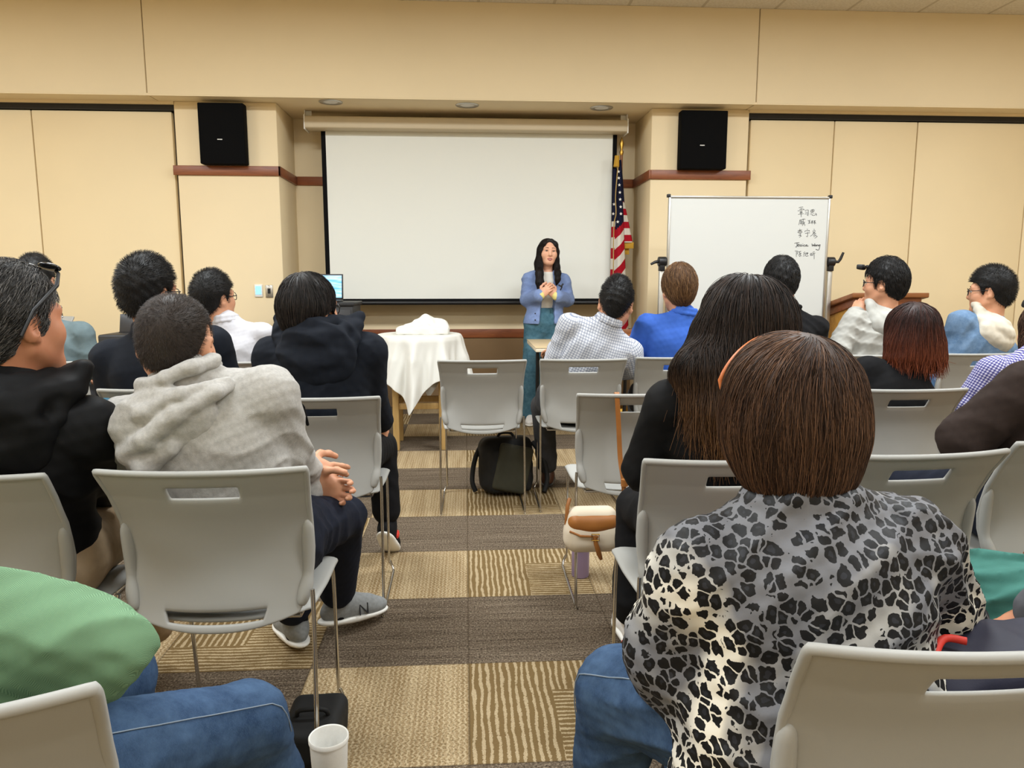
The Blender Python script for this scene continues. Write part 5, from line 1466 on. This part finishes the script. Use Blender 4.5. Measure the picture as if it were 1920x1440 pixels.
def pale_jacket_man():
    hc = headpos(1662, 490, 4.05)
    e, w_ = A(1575, 650, 4.0), A(1604, 592, 4.14)
    P = Person('man in a pale grey hooded jacket resting his chin on his hand', hc, seat_hip('O', -.06), nb=hc + np.array((.02, -.02, -.165)), head=(44, 2, 0), torso_yaw=4, sw=.175, fat=1.05, arms={-1: (e, w_)}, skin='skin', res=.005)
    P.body({-1: dict(d=(.35, .25, .9), n=(.7, .5, -.3), th=(.5, -.8, .1), curl=.75, size=.95, k=.004)}, res=.0045); P.eyes((-1,)); P.glasses()
    P.cloth(P.torso(Sdf(), .014), 'hooded_jacket', FB['pale'], .006, .009, 34, 6.); hood(P, FB['pale'], .92, .085)
    P.trousers(FB['charcoal'])
    d = unit(w_ - e); P.wtube('wristwatch', [w_ - d * .01 + (-.03, -.02, 0), w_ - d * .0 + (-.034, -.02, .016)], .016, M['blackplastic'])
    short_hair(P.F, H_['black'], P.o, .016, .026, .03, 2600, seed=26, h=.006, style='flat', sweep=(0, -.3, -.2))
    F = P.F; b = B()
    b.tube([F(-.058, .086, .104), F(-.03, .106, .097), F(0, .113, .094), F(.03, .106, .097), F(.058, .086, .104)], .006, 8)
    o = b.build('head_strap', M['blackplastic'], P.o, smooth=60); o.matrix_parent_inverse = P.o.matrix_basis.inverted()
    S = Sdf(); S.box(F(-.01, .135, .098), (.024, .018, .014), .006, F.R); S.cone(F(-.01, .115, .09), F(-.01, .135, .095), .010, .012, .01); S.build('head_camera', M['blackplastic'], P.o, .004)
pale_jacket_man()
def denim_man():
    hc = headpos(1861, 505, 4.08)
    P = Person('man in a denim jacket with a cream hood, facing left', hc, seat_hip('P', -.08), nb=hc + np.array((.015, -.02, -.165)), head=(46, -2, 0), hs=1.03, torso_yaw=6, sw=.18, fat=1.12, arms={-1: (A(1782, 665, 4.1), A(1780, 660, 4.4))}, res=.007)
    P.body(jaw=1.05); P.eyes((-1,)); P.glasses()
    S = P.torso(Sdf(), .012, arms=())
    for q in (-1, 1): S.cone(P.sh[q] - P.up * .005, P.sh[q] * .45 + P.arm[q][0] * .55, .072, .068, .035)
    P.cloth(S, 'denim_jacket', FB['denimjacket'], .007, .006, 34, 7.)
    for q in (-1, 1):
        S = Sdf(); e, w_ = P.arm[q]; S.cone(P.sh[q] * .6 + e * .4, e, .062, .060, .03); S.cone(e, w_, .06, .045, .02); P.cloth(S, 'sleeve', FB['pale'], .008, .007, 40, q)
    hood(P, FB['cream'], .98, .095)
    P.trousers(FB['darkjeans'])
    short_hair(P.F, H_['black'], P.o, .013, .022, .012, 3000, seed=27, h=.006)
denim_man()

# ------------------------------------------------------------------ second row
def navy_man():
    hc = headpos(274, 490, 3.02)
    P = Person('man in a dark navy fleece and glasses behind the cropped-hair man', hc, (-1.16, 3.03, .575), nb=A(292, 615, 3.0), head=(-22, 0, 0), hs=1.06, torso_yaw=0, sw=.20, fat=1.22, arms={1: (A(420, 715, 3.05), A(440, 730, 3.4))}, res=.008)
    P.body(); P.glasses(r=.016); P.eyes((1,))
    S = P.torso(Sdf(), .014); P.ring(S, P.nb - P.up * .01, .072, .072, .022, .1); P.ring(S, P.nb + P.up * .02, .066, .066, .016, .1)
    P.cloth(S, 'fleece', FB['navy'], .008, .005, 30, 9.)
    P.trousers(FB['charcoal'])
    short_hair(P.F, H_['black'], P.o, .013, .024, .013, 3600, seed=28, h=.006)
navy_man()
def black_hood_man():
    hc = headpos(578, 511, 2.80, .136)
    P = Person('man with bowl-cut black hair in a black hooded jacket left of the aisle', hc, seat_hip('D', .0), nb=A(596, 612, 2.78), head=(-32, -4, 0), hs=1.02, torso_yaw=-6, sw=.185, fat=1.08,
               arms={1: (A(694, 735, 2.86), A(714, 788, 3.02)), -1: (A(500, 735, 2.86), (-.70, 3.1, .66))}, legs={1: ((-.375, 3.18, .50), (-.352, 3.16, .165), (.08, .75, -.60)), -1: ((-.66, 3.18, .5), (-.66, 3.24, .09), (-.1, 1, 0))}, res=.006)
    P.body({1: dict(d=(.1, .5, -.85), n=(-.85, .3, 0), th=(.1, .9, .3), curl=.6, k=.005)}); P.glasses(); P.eyes((1,))
    P.cloth(P.torso(Sdf(), .012), 'hooded_jacket', FB['navy'], .006, .007, 32, 10.); hood(P, FB['navy'], 1.10, .125, .02)
    P.trousers(FB['black'], hem=.062)
    for q in (-1, 1):
        o = P.shoe(q, FB['blackshoe'], M['white'], dirv=(.08, .75, -.60) if q > 0 else (.1, 1, 0))
    kn, an, dr = P.leg[1]; S = Sdf(); S.ell(an + (.040, .03, -.07), (.008, .030, .018)); S.build('shoe_stripe', M['redtrim'], P.o, .004)
    F = P.F; hs = Sdf()
    hs.ell(F(0, -.014, .036), (.092, .112, .102), F.R); hs.ell(F(0, -.03, .0), (.094, .10, .075), F.R, .03); hs.ell(F(0, -.07, -.05), (.062, .04, .05), F.R, .03)
    hin = Sdf(); hin.ell(F(0, -.012, .026), (.068, .090, .080), F.R)
    def clip(p):
        q = F.loc(p); zl = np.interp(q[:, 1], [-.13, -.06, -.04, -.02, .02, .05, .07, .12], [-.085, -.085, -.075, -.015, .005, -.01, .03, .04]); return (zl - q[:, 2]) * .8
    hs.clips = [clip, lambda p: -hin.ev(p)]
    v, f = hs.mesh(.005, 1); crown = F(0, -.05, .13)
    st = grow(hs, v, f, 3200, .07, 8, lambda p, n: (p - crown) / np.linalg.norm(p - crown, axis=1)[:, None] + np.array((0, 0, -.8)), (.001, .005), .0011, seed=29)
    hair_object([(v, f, np.full(len(v), .1)), st], 'hair', H_['soft'], P.o)
black_hood_man()
def red_bob_woman():
    hc = headpos(1712, 566, 2.88, .138)
    P = Person('woman with a red-brown bob and a black top', hc, seat_hip('L', -.02), nb=A(1708, 690, 2.86), head=(0, -6, 0), torso_yaw=0, sw=.155, fat=.98, res=.007)
    P.body(); S = P.torso(Sdf(), .008); S.clips = [lambda p: np.where(np.linalg.norm((p - P.nb)[:, :2], axis=1) < .072, p[:, 2] - (P.nb[2] + .0), -1)]
    P.cloth(S, 'top', FB['black'], .007, .006, 34, 11.)
    P.trousers(FB['charcoal'])
    F = P.F; S = Sdf()
    S.ell(F(0, -.015, .036), (.095, .112, .100), F.R); S.ell(F(0, -.03, -.045), (.112, .10, .09), F.R, .04); S.ell(F(0, -.035, -.095), (.118, .085, .04), F.R, .03)
    S.ell(F(0, .11, -.06), (.062, .07, .12), F.R, .01, 's'); S.ell(F(0, -.03, -.15), (.075, .06, .065), F.R, .02, 's')
    hin = Sdf(); hin.ell(F(0, -.012, .02), (.068, .090, .085), F.R); S.clips = [lambda p: -hin.ev(p)]
    v, f = S.mesh(.005, 1); crown = F(0, -.06, .13)
    def dirfn(p, n): r = p - crown; return r / np.linalg.norm(r, axis=1)[:, None] * .5 + np.array((0, 0, -1.))
    st = grow(S, v, f, 4200, .11, 9, dirfn, (.001, .006), .0012, seed=30)
    lo = v[f[:, 0], 2] < F(0, 0, -.07)[2]
    st2 = grow(S, v, f[lo], 900, .05, 6, lambda p, n: np.tile(np.array((0, 0, -1.)), (len(p), 1)), rad=.0013, mode='free', seed=31)
    hair_object([(v, f, np.full(len(v), .15)), st, st2], 'hair', H_['red'], P.o)
red_bob_woman()
def gingham_woman():
    hc = headpos(1962, 566, 2.98)
    P = Person('person in a purple gingham shirt at the right edge', hc, (2.32, 2.92, .575), nb=A(1944, 668, 2.92), head=(-14, -5, 0), torso_yaw=0, sw=.17, fat=1.05, arms={-1: (A(1812, 765, 2.95), A(1800, 850, 3.2))}, res=.007)
    P.body(); P.cloth(P.torso(Sdf(), .012), 'shirt', FB['gingham'], .006, .006, 36, 12., uv=True)
    S = Sdf(); P.ring(S, P.nb + P.up * .004, .066, .066, .014, .12); P.cloth(S, 'collar', FB['gingham'], .006, .001, uv=True)
    P.trousers(FB['charcoal'])
    F = P.F; S = Sdf(); S.ell(F(0, -.015, .036), (.090, .108, .098), F.R); S.ell(F(0, -.03, -.06), (.095, .09, .09), F.R, .04); S.ell(F(0, .11, -.05), (.062, .075, .12), F.R, .01, 's')
    hin = Sdf(); hin.ell(F(0, -.012, .02), (.068, .090, .085), F.R); S.clips = [lambda p: -hin.ev(p)]
    v, f = S.mesh(.006, 1); crown = F(0, -.06, .13)
    st = grow(S, v, f, 1500, .10, 8, lambda p, n: (p - crown) + np.array((0, 0, -.15)), (.001, .006), .0014, seed=32)
    hair_object([(v, f, np.full(len(v), .15)), st], 'hair', H_['bob'], P.o)
    b = B(); b.tube([F(-.06, .04, .12), F(-.075, .0, .13), F(-.07, -.04, .12)], .012, 8); o = b.build('hair_clip', M['blackplastic'], P.o, smooth=60); o.matrix_parent_inverse = P.o.matrix_basis.inverted()
gingham_woman()
# ------------------------------------------------------------------ third row
def sunglasses_man():
    hc = headpos(14, 507, 1.74, .126)
    P = Person('man in a black jacket with sunglasses pushed up on his hair', hc, (-1.10, 1.80, .575), nb=A(8, 712, 1.72), head=(-27, 5, 0), hs=1.0, torso_yaw=0, sw=.185, fat=1.12, arms={1: (A(170, 880, 1.86), A(190, 930, 2.08))}, skin='skin_tan', res=.006)
    P.body({1: dict(d=(.3, .8, -.3), n=(0, 0, -1), th=(-1, 0, 0), curl=.4)}, res=.0045); P.eyes((1,)); P.mouth(.020)
    P.cloth(P.torso(Sdf(), .014), 'jacket', FB['jet'], .006, .009, 30, 13.); hood(P, FB['jet'], 1.12, .13)
    P.trousers(FB['khaki'])
    short_hair(P.F, H_['grey'], P.o, .011, .018, .030, 5000, seed=41, h=.004, style='flat', sweep=(0, -.8, -.1), rad=.0006, line_dz=.006)
    F = P.F; b = B()
    for q in (-1, 1):
        b.tube([F(.062 * q, .085, .112), F(.086 * q, .06, .088), F(.096 * q, -.01, .040), F(.094 * q, -.045, -.012)], [.004, .005, .0045, .004], 8)
    b.tube([F(-.062, .085, .112), F(-.03, .10, .122), F(0, .098, .126), F(.03, .10, .122), F(.062, .085, .112)], .004, 8)
    o = b.build('sunglasses', M['blackplastic'], P.o, smooth=60); o.matrix_parent_inverse = P.o.matrix_basis.inverted()
    M['darklens'] = mat('dark_lens', (18, 18, 24), .08, spec=.8)
    for q in (-1, 1):
        S = Sdf(); S.ell(F(.036 * q, .085, .128), (.030, .022, .007), F.R @ rotx(-.5), .01); k = S.build('lens', M['darklens'], o, .003); k.matrix_parent_inverse = Matrix.Identity(4)
sunglasses_man()
def hoodie_man():
    hc = headpos(324, 550, 1.80, .126)
    hip = seat_hip('A', .0); hip[1] = 1.83
    w1, w2 = A(566, 880, 2.10), A(560, 905, 2.13)
    P = Person('man with cropped hair in a light grey hoodie, hands clasped, legs crossed', hc, hip, nb=A(342, 700, 1.78), head=(-2, -4, 3), hs=1.0, torso_yaw=-2, sw=.18, fat=1.06,
               arms={1: (A(528, 838, 1.90), w1), -1: (A(240, 860, 1.95), (-.46, 2.12, .62))}, legs={1: ((-.385, 2.24, .49), (-.455, 2.46, .125), (.8, .6, 0)), -1: ((-.62, 2.26, .5), (-.575, 2.37, .10), (-.5, .85, 0))}, skin='skin', res=.005)
    P.body({1: dict(d=(.75, .35, -.25), n=(-.3, .8, -.3), th=(.1, .3, .9), curl=(.35, .5, .6, .7), k=.004), -1: dict(d=(.9, -.05, -.1), n=(.1, -.9, .1), th=(0, .1, 1), curl=(.7, .7, .75, .8), k=.004)}, res=.004)
    P.cloth(P.torso(Sdf(), .014, upper=.058, elbow=.054), 'hoodie', FB['heather'], .005, .008, 34, 14.)
    # the hood: rolled rim hanging to the left, sack over the upper back
    c = P.nb; U, R, Fw = P.up, P.rt, P.fw; S = Sdf()
    def q_(x, y, z): return c + R * x + Fw * y + U * z
    S.ell(q_(-.035, -.092, -.085), (.128, .046, .085), np.stack([R, Fw, U], 1), .03)
    S.tube([q_(.07, .05, -.005), q_(.082, -.01, .012), q_(.06, -.066, .020), q_(0, -.088, .012), q_(-.065, -.07, .0), q_(-.092, -.01, -.008), q_(-.07, .06, -.03)], [.014, .017, .018, .018, .018, .017, .014], .012)
    S.tube([q_(.135, -.02, -.045), q_(.10, -.095, -.045), q_(.02, -.135, -.065), q_(-.06, -.145, -.105), q_(-.13, -.11, -.135), q_(-.165, -.05, -.115), q_(-.13, .01, -.06)], [.012, .018, .021, .023, .024, .022, .016], .010)
    S.tube([q_(.12, -.05, -.03), q_(.04, -.118, -.025), q_(-.06, -.125, -.05), q_(-.125, -.07, -.07), q_(-.13, .0, -.04)], [.010, .017, .019, .018, .012], .010)
    S.tube([q_(-.02, -.135, -.14), q_(-.09, -.13, -.17), q_(-.15, -.08, -.155)], [.018, .024, .016], .02)
    S.cone(c - U * .10, c + U * .12 + Fw * .01, .056, .060, .010, 's')
    S.disp = folds(.004, 80, (.5, .2, .8), 3.); S.build('hood', FB['heather'], P.o, .0045)
    S = Sdf(); e, w = P.arm[1]; d = unit(w - e); S.cone(w - d * .05, w - d * .005, .036, .034, .01); P.cloth(S, 'cuff', FB['heather'], .005, .002, 120, 1.)
    P.trousers(FB['navypants'], hem=.062, fold=.006, h=.007)
    for q in (-1, 1):
        kn, an, dr = P.leg[q]; S = Sdf(); S.cone(an + (0, 0, .03), an + (0, 0, -.05), .040, .038, .01); S.build('sock', FB['greysock'], P.o, .006)
    P.shoe(1, FB['greyshoe'], M['white'], dirv=(.80, .55, -.05)); P.shoe(-1, FB['greyshoe'], M['white'], dirv=(-.5, .85, -.05))
    kn, an, dr = P.leg[1]
    b = B(); d = unit((.80, .55, 0)); sd = np.cross(d, (0, 0, 1.)); c0 = an + d * .085 + sd * .046 + np.array((0, 0, -.048))
    for k in (0, 1): b.tube([c0 + d * (-.02 + .03 * k) + np.array((0, 0, -.016)), c0 + d * (-.016 + .03 * k) + np.array((0, 0, .018)) - sd * .012], .0025, 6)
    b.tube([c0 + d * -.016 + np.array((0, 0, .018)) - sd * .012, c0 + d * .010 + np.array((0, 0, -.016))], .0025, 6)
    o = b.build('shoe_mark', M['rackdoor'], P.o); o.matrix_parent_inverse = P.o.matrix_basis.inverted()
    hs = Sdf(); F = P.F
    hs.ell(F(0, -.014, .034), (.0775, .0995, .0895), F.R); hs.ell(F(0, -.058, -.012), (.050, .043, .055), F.R, .03)
    hin = Sdf(); hin.ell(F(0, -.012, .026), (.068, .090, .080), F.R)
    hs.clips = [lambda p: (np.interp(F.loc(p)[:, 1], HAIRLINE_Y, HAIRLINE_Z) + .026 - F.loc(p)[:, 2]) * .8, lambda p: -hin.ev(p)]
    v, f = hs.mesh(.004, 1); crown = F(.01, -.075, .085)
    def dirfn(p, n):
        r = p - crown; r = r / np.maximum(np.linalg.norm(r, axis=1), 1e-6)[:, None]; sw = np.cross(r, F.R[:, 1]); return n * .16 + r * .8 + sw * .35
    st = grow(hs, v, f, 16000, .008, 4, dirfn, rad=.00034, mode='free', seed=42, bend=.2)
    hair_object([(v, f, np.full(len(v), .2)), st], 'hair', H_['buzz'], P.o)
    # dark seam tape along the far shoulder
    P.wtube('piping', [P.sh[1] + U * .062 - Fw * .01 - R * .04, P.sh[1] + U * .052 + R * .035, P.sh[1] * .6 + P.arm[1][0] * .4 + R * .072 + Fw * .02, P.sh[1] * .25 + P.arm[1][0] * .75 + R * .070 + Fw * .03], .004, FB['black'])
hoodie_man()
def long_hair_woman():
    hc = headpos(1393, 513, 1.86, .135)
    P = Person('woman with long dark hair lightening to brown, in a black top', hc, (.68, 1.86, .575), nb=A(1385, 690, 1.83), head=(4, -4, 4), hs=1.02, torso_yaw=2, sw=.175, fat=1.0,
               arms={-1: (A(1208, 880, 1.90), (.70, 2.2, .63))}, legs={-1: ((.555, 2.27, .49), (.545, 2.25, .115), (-.05, 1, 0)), 1: ((.80, 2.3, .5), (.80, 2.3, .09), (0, 1, 0))}, skin='skin_light', res=.006)
    P.body(legs=True); S = P.torso(Sdf(), .010); P.cloth(S, 'top', FB['jet'], .007, .006, 34, 15.)
    S = Sdf(); S.cone(P.hip - P.rt * .07, P.hip + P.rt * .07, .14, .14, .05)
    for q in (-1, 1):
        kn, an, dr = P.leg[q]; S.cone(P.hip + P.rt * q * .085, kn, .105, .072, .04); S.cone(kn, an + np.array((0, 0, .06)), .072, .078, .02)
    P.cloth(S, 'trousers', FB['black'], .008, .008, 26, 16.)
    for q in (-1, 1): P.shoe(q, FB['canvas'], M['white'], dirv=(-.05, 1, 0), size=.9)
    kn, an, dr = P.leg[-1]
    P.wtube('shoe_stripe', [an + (-.04, .0, -.07), an + (-.02, -.035, -.068), an + (.015, -.038, -.068), an + (.038, -.01, -.07)], .004, M['redtrim'])
    S = Sdf(); S.box(an + (.012, -.041, -.03), (.018, .004, .010), .003); S.build('heel_tab', M['white'], P.o, .003)
    F = P.F; S = Sdf()
    S.ell(F(0, -.018, .038), (.100, .120, .098), F.R); S.ell(F(0, -.065, -.04), (.118, .085, .14), F.R, .05)
    zb = .90
    top = F(0, -.09, -.10)
    S.cone(top - P.rt * .055, np.array((top[0] - .085, P.nb[1] - .125, zb)), .055, .040, .05); S.cone(top + P.rt * .055, np.array((top[0] + .06, P.nb[1] - .125, zb)), .055, .040, .05); S.cone(top, np.array((top[0] - .01, P.nb[1] - .135, zb)), .06, .05, .05)
    S.tube([F(-.09, -.02, -.03), F(-.125, -.03, -.13), np.array((top[0] - .135, P.nb[1] - .07, 1.0)), np.array((top[0] - .125, P.nb[1] - .09, .90)), np.array((top[0] - .085, P.nb[1] - .115, .82))], [.04, .045, .042, .034, .008], .05)
    S.ell(F(0, .115, -.06), (.062, .08, .12), F.R, .01, 's'); S.ell(F(0, -.02, .165), (.018, .10, .035), F.R, .03, 's')
    hin = Sdf(); hin.ell(F(0, -.012, .02), (.068, .090, .085), F.R); S.clips = [lambda p: -hin.ev(p)]
    v, f = S.mesh(.005, 1); crown = F(0, -.03, .14)
    def dirfn(p, n):
        q = F.loc(p); r = p - crown; r = r / np.linalg.norm(r, axis=1)[:, None]; t = np.clip((q[:, 2:] - .02) / .08, 0, 1); return r * t + np.array((0, 0, -1.)) * (1.05 - t * .6)
    st = grow(S, v, f, 7000, .20, 14, dirfn, (.001, .009), .0009, seed=43)
    lo = v[f[:, 0], 2] < .97
    st2 = grow(S, v, f[lo], 1500, .09, 7, lambda p, n: np.tile(np.array((.05, 0, -1.)), (len(p), 1)), rad=.0009, mode='free', seed=44)
    hair_object([(v, f, np.full(len(v), .12)), st, st2], 'hair', H_['long'], P.o)
long_hair_woman()
def brown_sweater():
    hc = np.array((1.80, 1.99, 1.14))
    P = Person('person in a dark brown ribbed sweater at the right edge', hc, (1.68, 2.02, .575), nb=(1.77, 1.95, .985), head=(0, 0, 0), torso_yaw=4, sw=.18, fat=1.05, arms={-1: (A(1808, 822, 2.02), A(1830, 872, 2.22))}, res=.008)
    P.body(); P.cloth(P.torso(Sdf(), .014, upper=.058, elbow=.054), 'sweater', FB['brown'], .007, .007, 34, 17.); P.trousers(FB['navypants'])
    short_hair(P.F, H_['black'], P.o, .013, .02, .02, 300, seed=45, h=.008)
brown_sweater()

# ------------------------------------------------------------------ nearest row
M['stitch'] = mat('pale_stitching', (128, 142, 158), .8)
def seam(P, q):
    """a line of stitching laid on the outside of the thigh and round the knee"""
    S = P.legs_sdf; kn, an, dr = P.leg[q]; hp = P.hip + P.rt * q * .085
    out = unit(P.rt * q * 1. + np.array((0, 0, .55)))
    pts = []
    for t in np.linspace(.25, 1.25, 16):
        p = (hp + (kn - hp) * min(t, 1)) + (an - kn) * max(0, t - 1)
        r = np.linspace(0, .2, 81); d = S.ev(p + out * r[:, None]); i = int(np.argmax(d > 0)); pts.append(p + out * (r[i] + .0003))
    P.wtube('seam', pts, .0012, M['stitch'], 5)
def leopard_woman():
    hc = headpos(1482, 623, 1.09, .132)
    P = Person('woman with a brown bob, orange headband and black and white leopard print blouse', hc, (.53, 1.02, .575), nb=A(1495, 925, 1.04), head=(2, -6, 2), hs=1.0, torso_yaw=-4, sw=.150, fat=1.0,
               arms={-1: (A(1268, 1225, 1.10), (.50, 1.37, .585)), 1: (A(1752, 1180, 1.13), (.66, 1.38, .60))}, legs={-1: ((.285, 1.27, .455), (.27, 1.33, .09), (-.3, 1, 0)), 1: ((.50, 1.44, .49), (.50, 1.46, .09), (0, 1, 0))}, skin='skin_light', res=.006)
    P.body()
    S = P.torso(Sdf(), .014, depth=.78, waist=1.06, upper=.066, elbow=.070, cuff=.052, sleeve=.6)
    for q in (-1, 1): e, w_ = P.arm[q]; S.ell(e + unit(w_ - e) * .03, (.072, .075, .07), None, .04)
    S.cone(P.hip + (-.07, -.02, -.02), P.hip + (-.10, -.03, -.13), .14, .13, .06); S.cone(P.hip + (.05, .0, 0), P.hip + (.05, 0, -.07), .14, .14, .06)
    P.ring(S, P.nb - P.up * .004, .068, .068, .018, .1)
    P.cloth(S, 'blouse', FB['leopard'], .005, .012, 30, 18.)
    P.trousers(FB['jeans'], thigh=.095, knee=.082, hem=.07, fold=.010, h=.006)
    seam(P, -1)
    for q in (-1, 1): P.shoe(q, FB['blackshoe'], M['white'])
    F = P.F; S = Sdf()
    S.ell(F(0, -.018, .032), (.098, .112, .100), F.R); S.ell(F(0, -.025, -.03), (.100, .104, .080), F.R, .04); S.ell(F(0, -.045, -.080), (.074, .072, .050), F.R, .03)
    S.ell(F(0, .115, -.045), (.066, .085, .13), F.R, .01, 's')
    hin = Sdf(); hin.ell(F(0, -.012, .02), (.068, .090, .085), F.R); S.clips = [lambda p: -hin.ev(p)]
    v, f = S.mesh(.004, 1); crown = F(.01, -.045, .13)
    def dirfn(p, n):
        q = F.loc(p); r = p - crown; r = r / np.maximum(np.linalg.norm(r, axis=1), 1e-6)[:, None]; t = np.clip((q[:, 2:] - .03) / .08, 0, 1)
        sw = np.cross(r, n) * .25
        inn = -(q[:, :1] * F.R[:, 0] + (q[:, 1:2] + .03) * F.R[:, 1]) * np.clip((-.04 - q[:, 2:]) / .06, 0, 1) * 5
        return r * t + sw * t + np.array((0, 0, -1.)) * (1.05 - t * .7) + inn
    st = grow(S, v, f, 11000, .16, 14, dirfn, (.0008, .006), .00062, seed=46)
    lo = v[f[:, 0], 2] < F(0, 0, -.07)[2]
    st2 = grow(S, v, f[lo], 1200, .025, 6, lambda p, n: np.array((0, 0, -.8)) - n * .5, rad=.0006, mode='free', seed=47)
    hair_object([(v, f, np.full(len(v), .12)), st, st2], 'hair', H_['bob'], P.o)
    M['orange'] = mat('orange_headband', (206, 118, 66), .35)
    b = B(); b.tube([F((.102 - .04 * max(0, .45 - math.sin(t)) / .45) * math.cos(t), .045 - .012 * math.sin(t), -.005 + .134 * math.sin(t)) for t in np.linspace(.02, math.pi - .02, 36)], .0042, 8)
    o = b.build('headband', M['orange'], P.o, smooth=60); o.matrix_parent_inverse = P.o.matrix_basis.inverted()
leopard_woman()
def green_shirt():
    hc = np.array((-.90, .96, 1.04)); 
    P = Person('person in a green herringbone sweatshirt and blue jeans at the lower left corner', hc, (-.74, .90, .575), nb=(-.80, .93, .872), head=(0, -10, 0), torso_yaw=-16, sw=.16, fat=1.0,
               arms={1: (A(180, 1222, 1.0), (-.66, 1.22, .60)), -1: ((-1.0, 1.05, .68), (-.84, 1.2, .60))}, legs={1: ((-.400, 1.255, .430), (-.37, 1.40, .09), (.2, 1, 0)), -1: ((-.66, 1.32, .49), (-.66, 1.36, .09), (0, 1, 0))}, res=.006)
    P.body(); S = P.torso(Sdf(), .016, upper=.060, elbow=.056, cuff=.045); e, w_ = P.arm[1]
    P.cloth(S, 'sweatshirt', FB['green'], .005, .013, 26, 19.)
    P.wtube('shoulder_seam', [P.sh[1] + P.up * .075 - P.fw * .03 - P.rt * .015, P.sh[1] + P.up * .03 - P.fw * .085 - P.rt * .01, P.sh[1] - P.up * .06 - P.fw * .10 - P.rt * .01], .004, FB['green'])
    P.trousers(FB['jeans'], thigh=.078, knee=.070, hem=.062, fold=.006, h=.006)
    seam(P, 1)
    for q in (-1, 1): P.shoe(q, FB['blackshoe'], M['blackplastic'])
    short_hair(P.F, H_['black'], P.o, .013, .02, .02, 300, seed=48, h=.008)
green_shirt()
def green_trousers():
    P = Person('person in green trousers and a grey fleece at the lower right edge', (1.30, 1.08, 1.16), (1.28, 1.02, .575), head=(10, 0, 0), torso_yaw=12, sw=.18, fat=1.05,
               arms={-1: ((1.06, 1.08, .70), A(1968, 1150, 1.20))}, legs={-1: (A(1872, 1125, 1.36), (1.03, 1.42, .10), (0, 1, 0)), 1: ((1.32, 1.46, .5), (1.32, 1.5, .09), (0, 1, 0))}, skin='skin_tan', res=.006)
    P.body({-1: dict(d=(-.75, .25, -.55), n=(.1, .2, -.9), th=(-.5, -.8, 0), curl=.35, k=.005)}, res=.005)
    P.cloth(P.torso(Sdf(), .014), 'fleece', FB['grey_fleece'], .007, .006, 34, 20.)
    P.trousers(FB['greenpants'], thigh=.115, knee=.098, hem=.085, fold=.014, h=.006)
    for q in (-1, 1): P.shoe(q, FB['blackshoe'], M['white'])
    short_hair(P.F, H_['black'], P.o, .013, .02, .02, 300, seed=49, h=.008)
green_trousers()
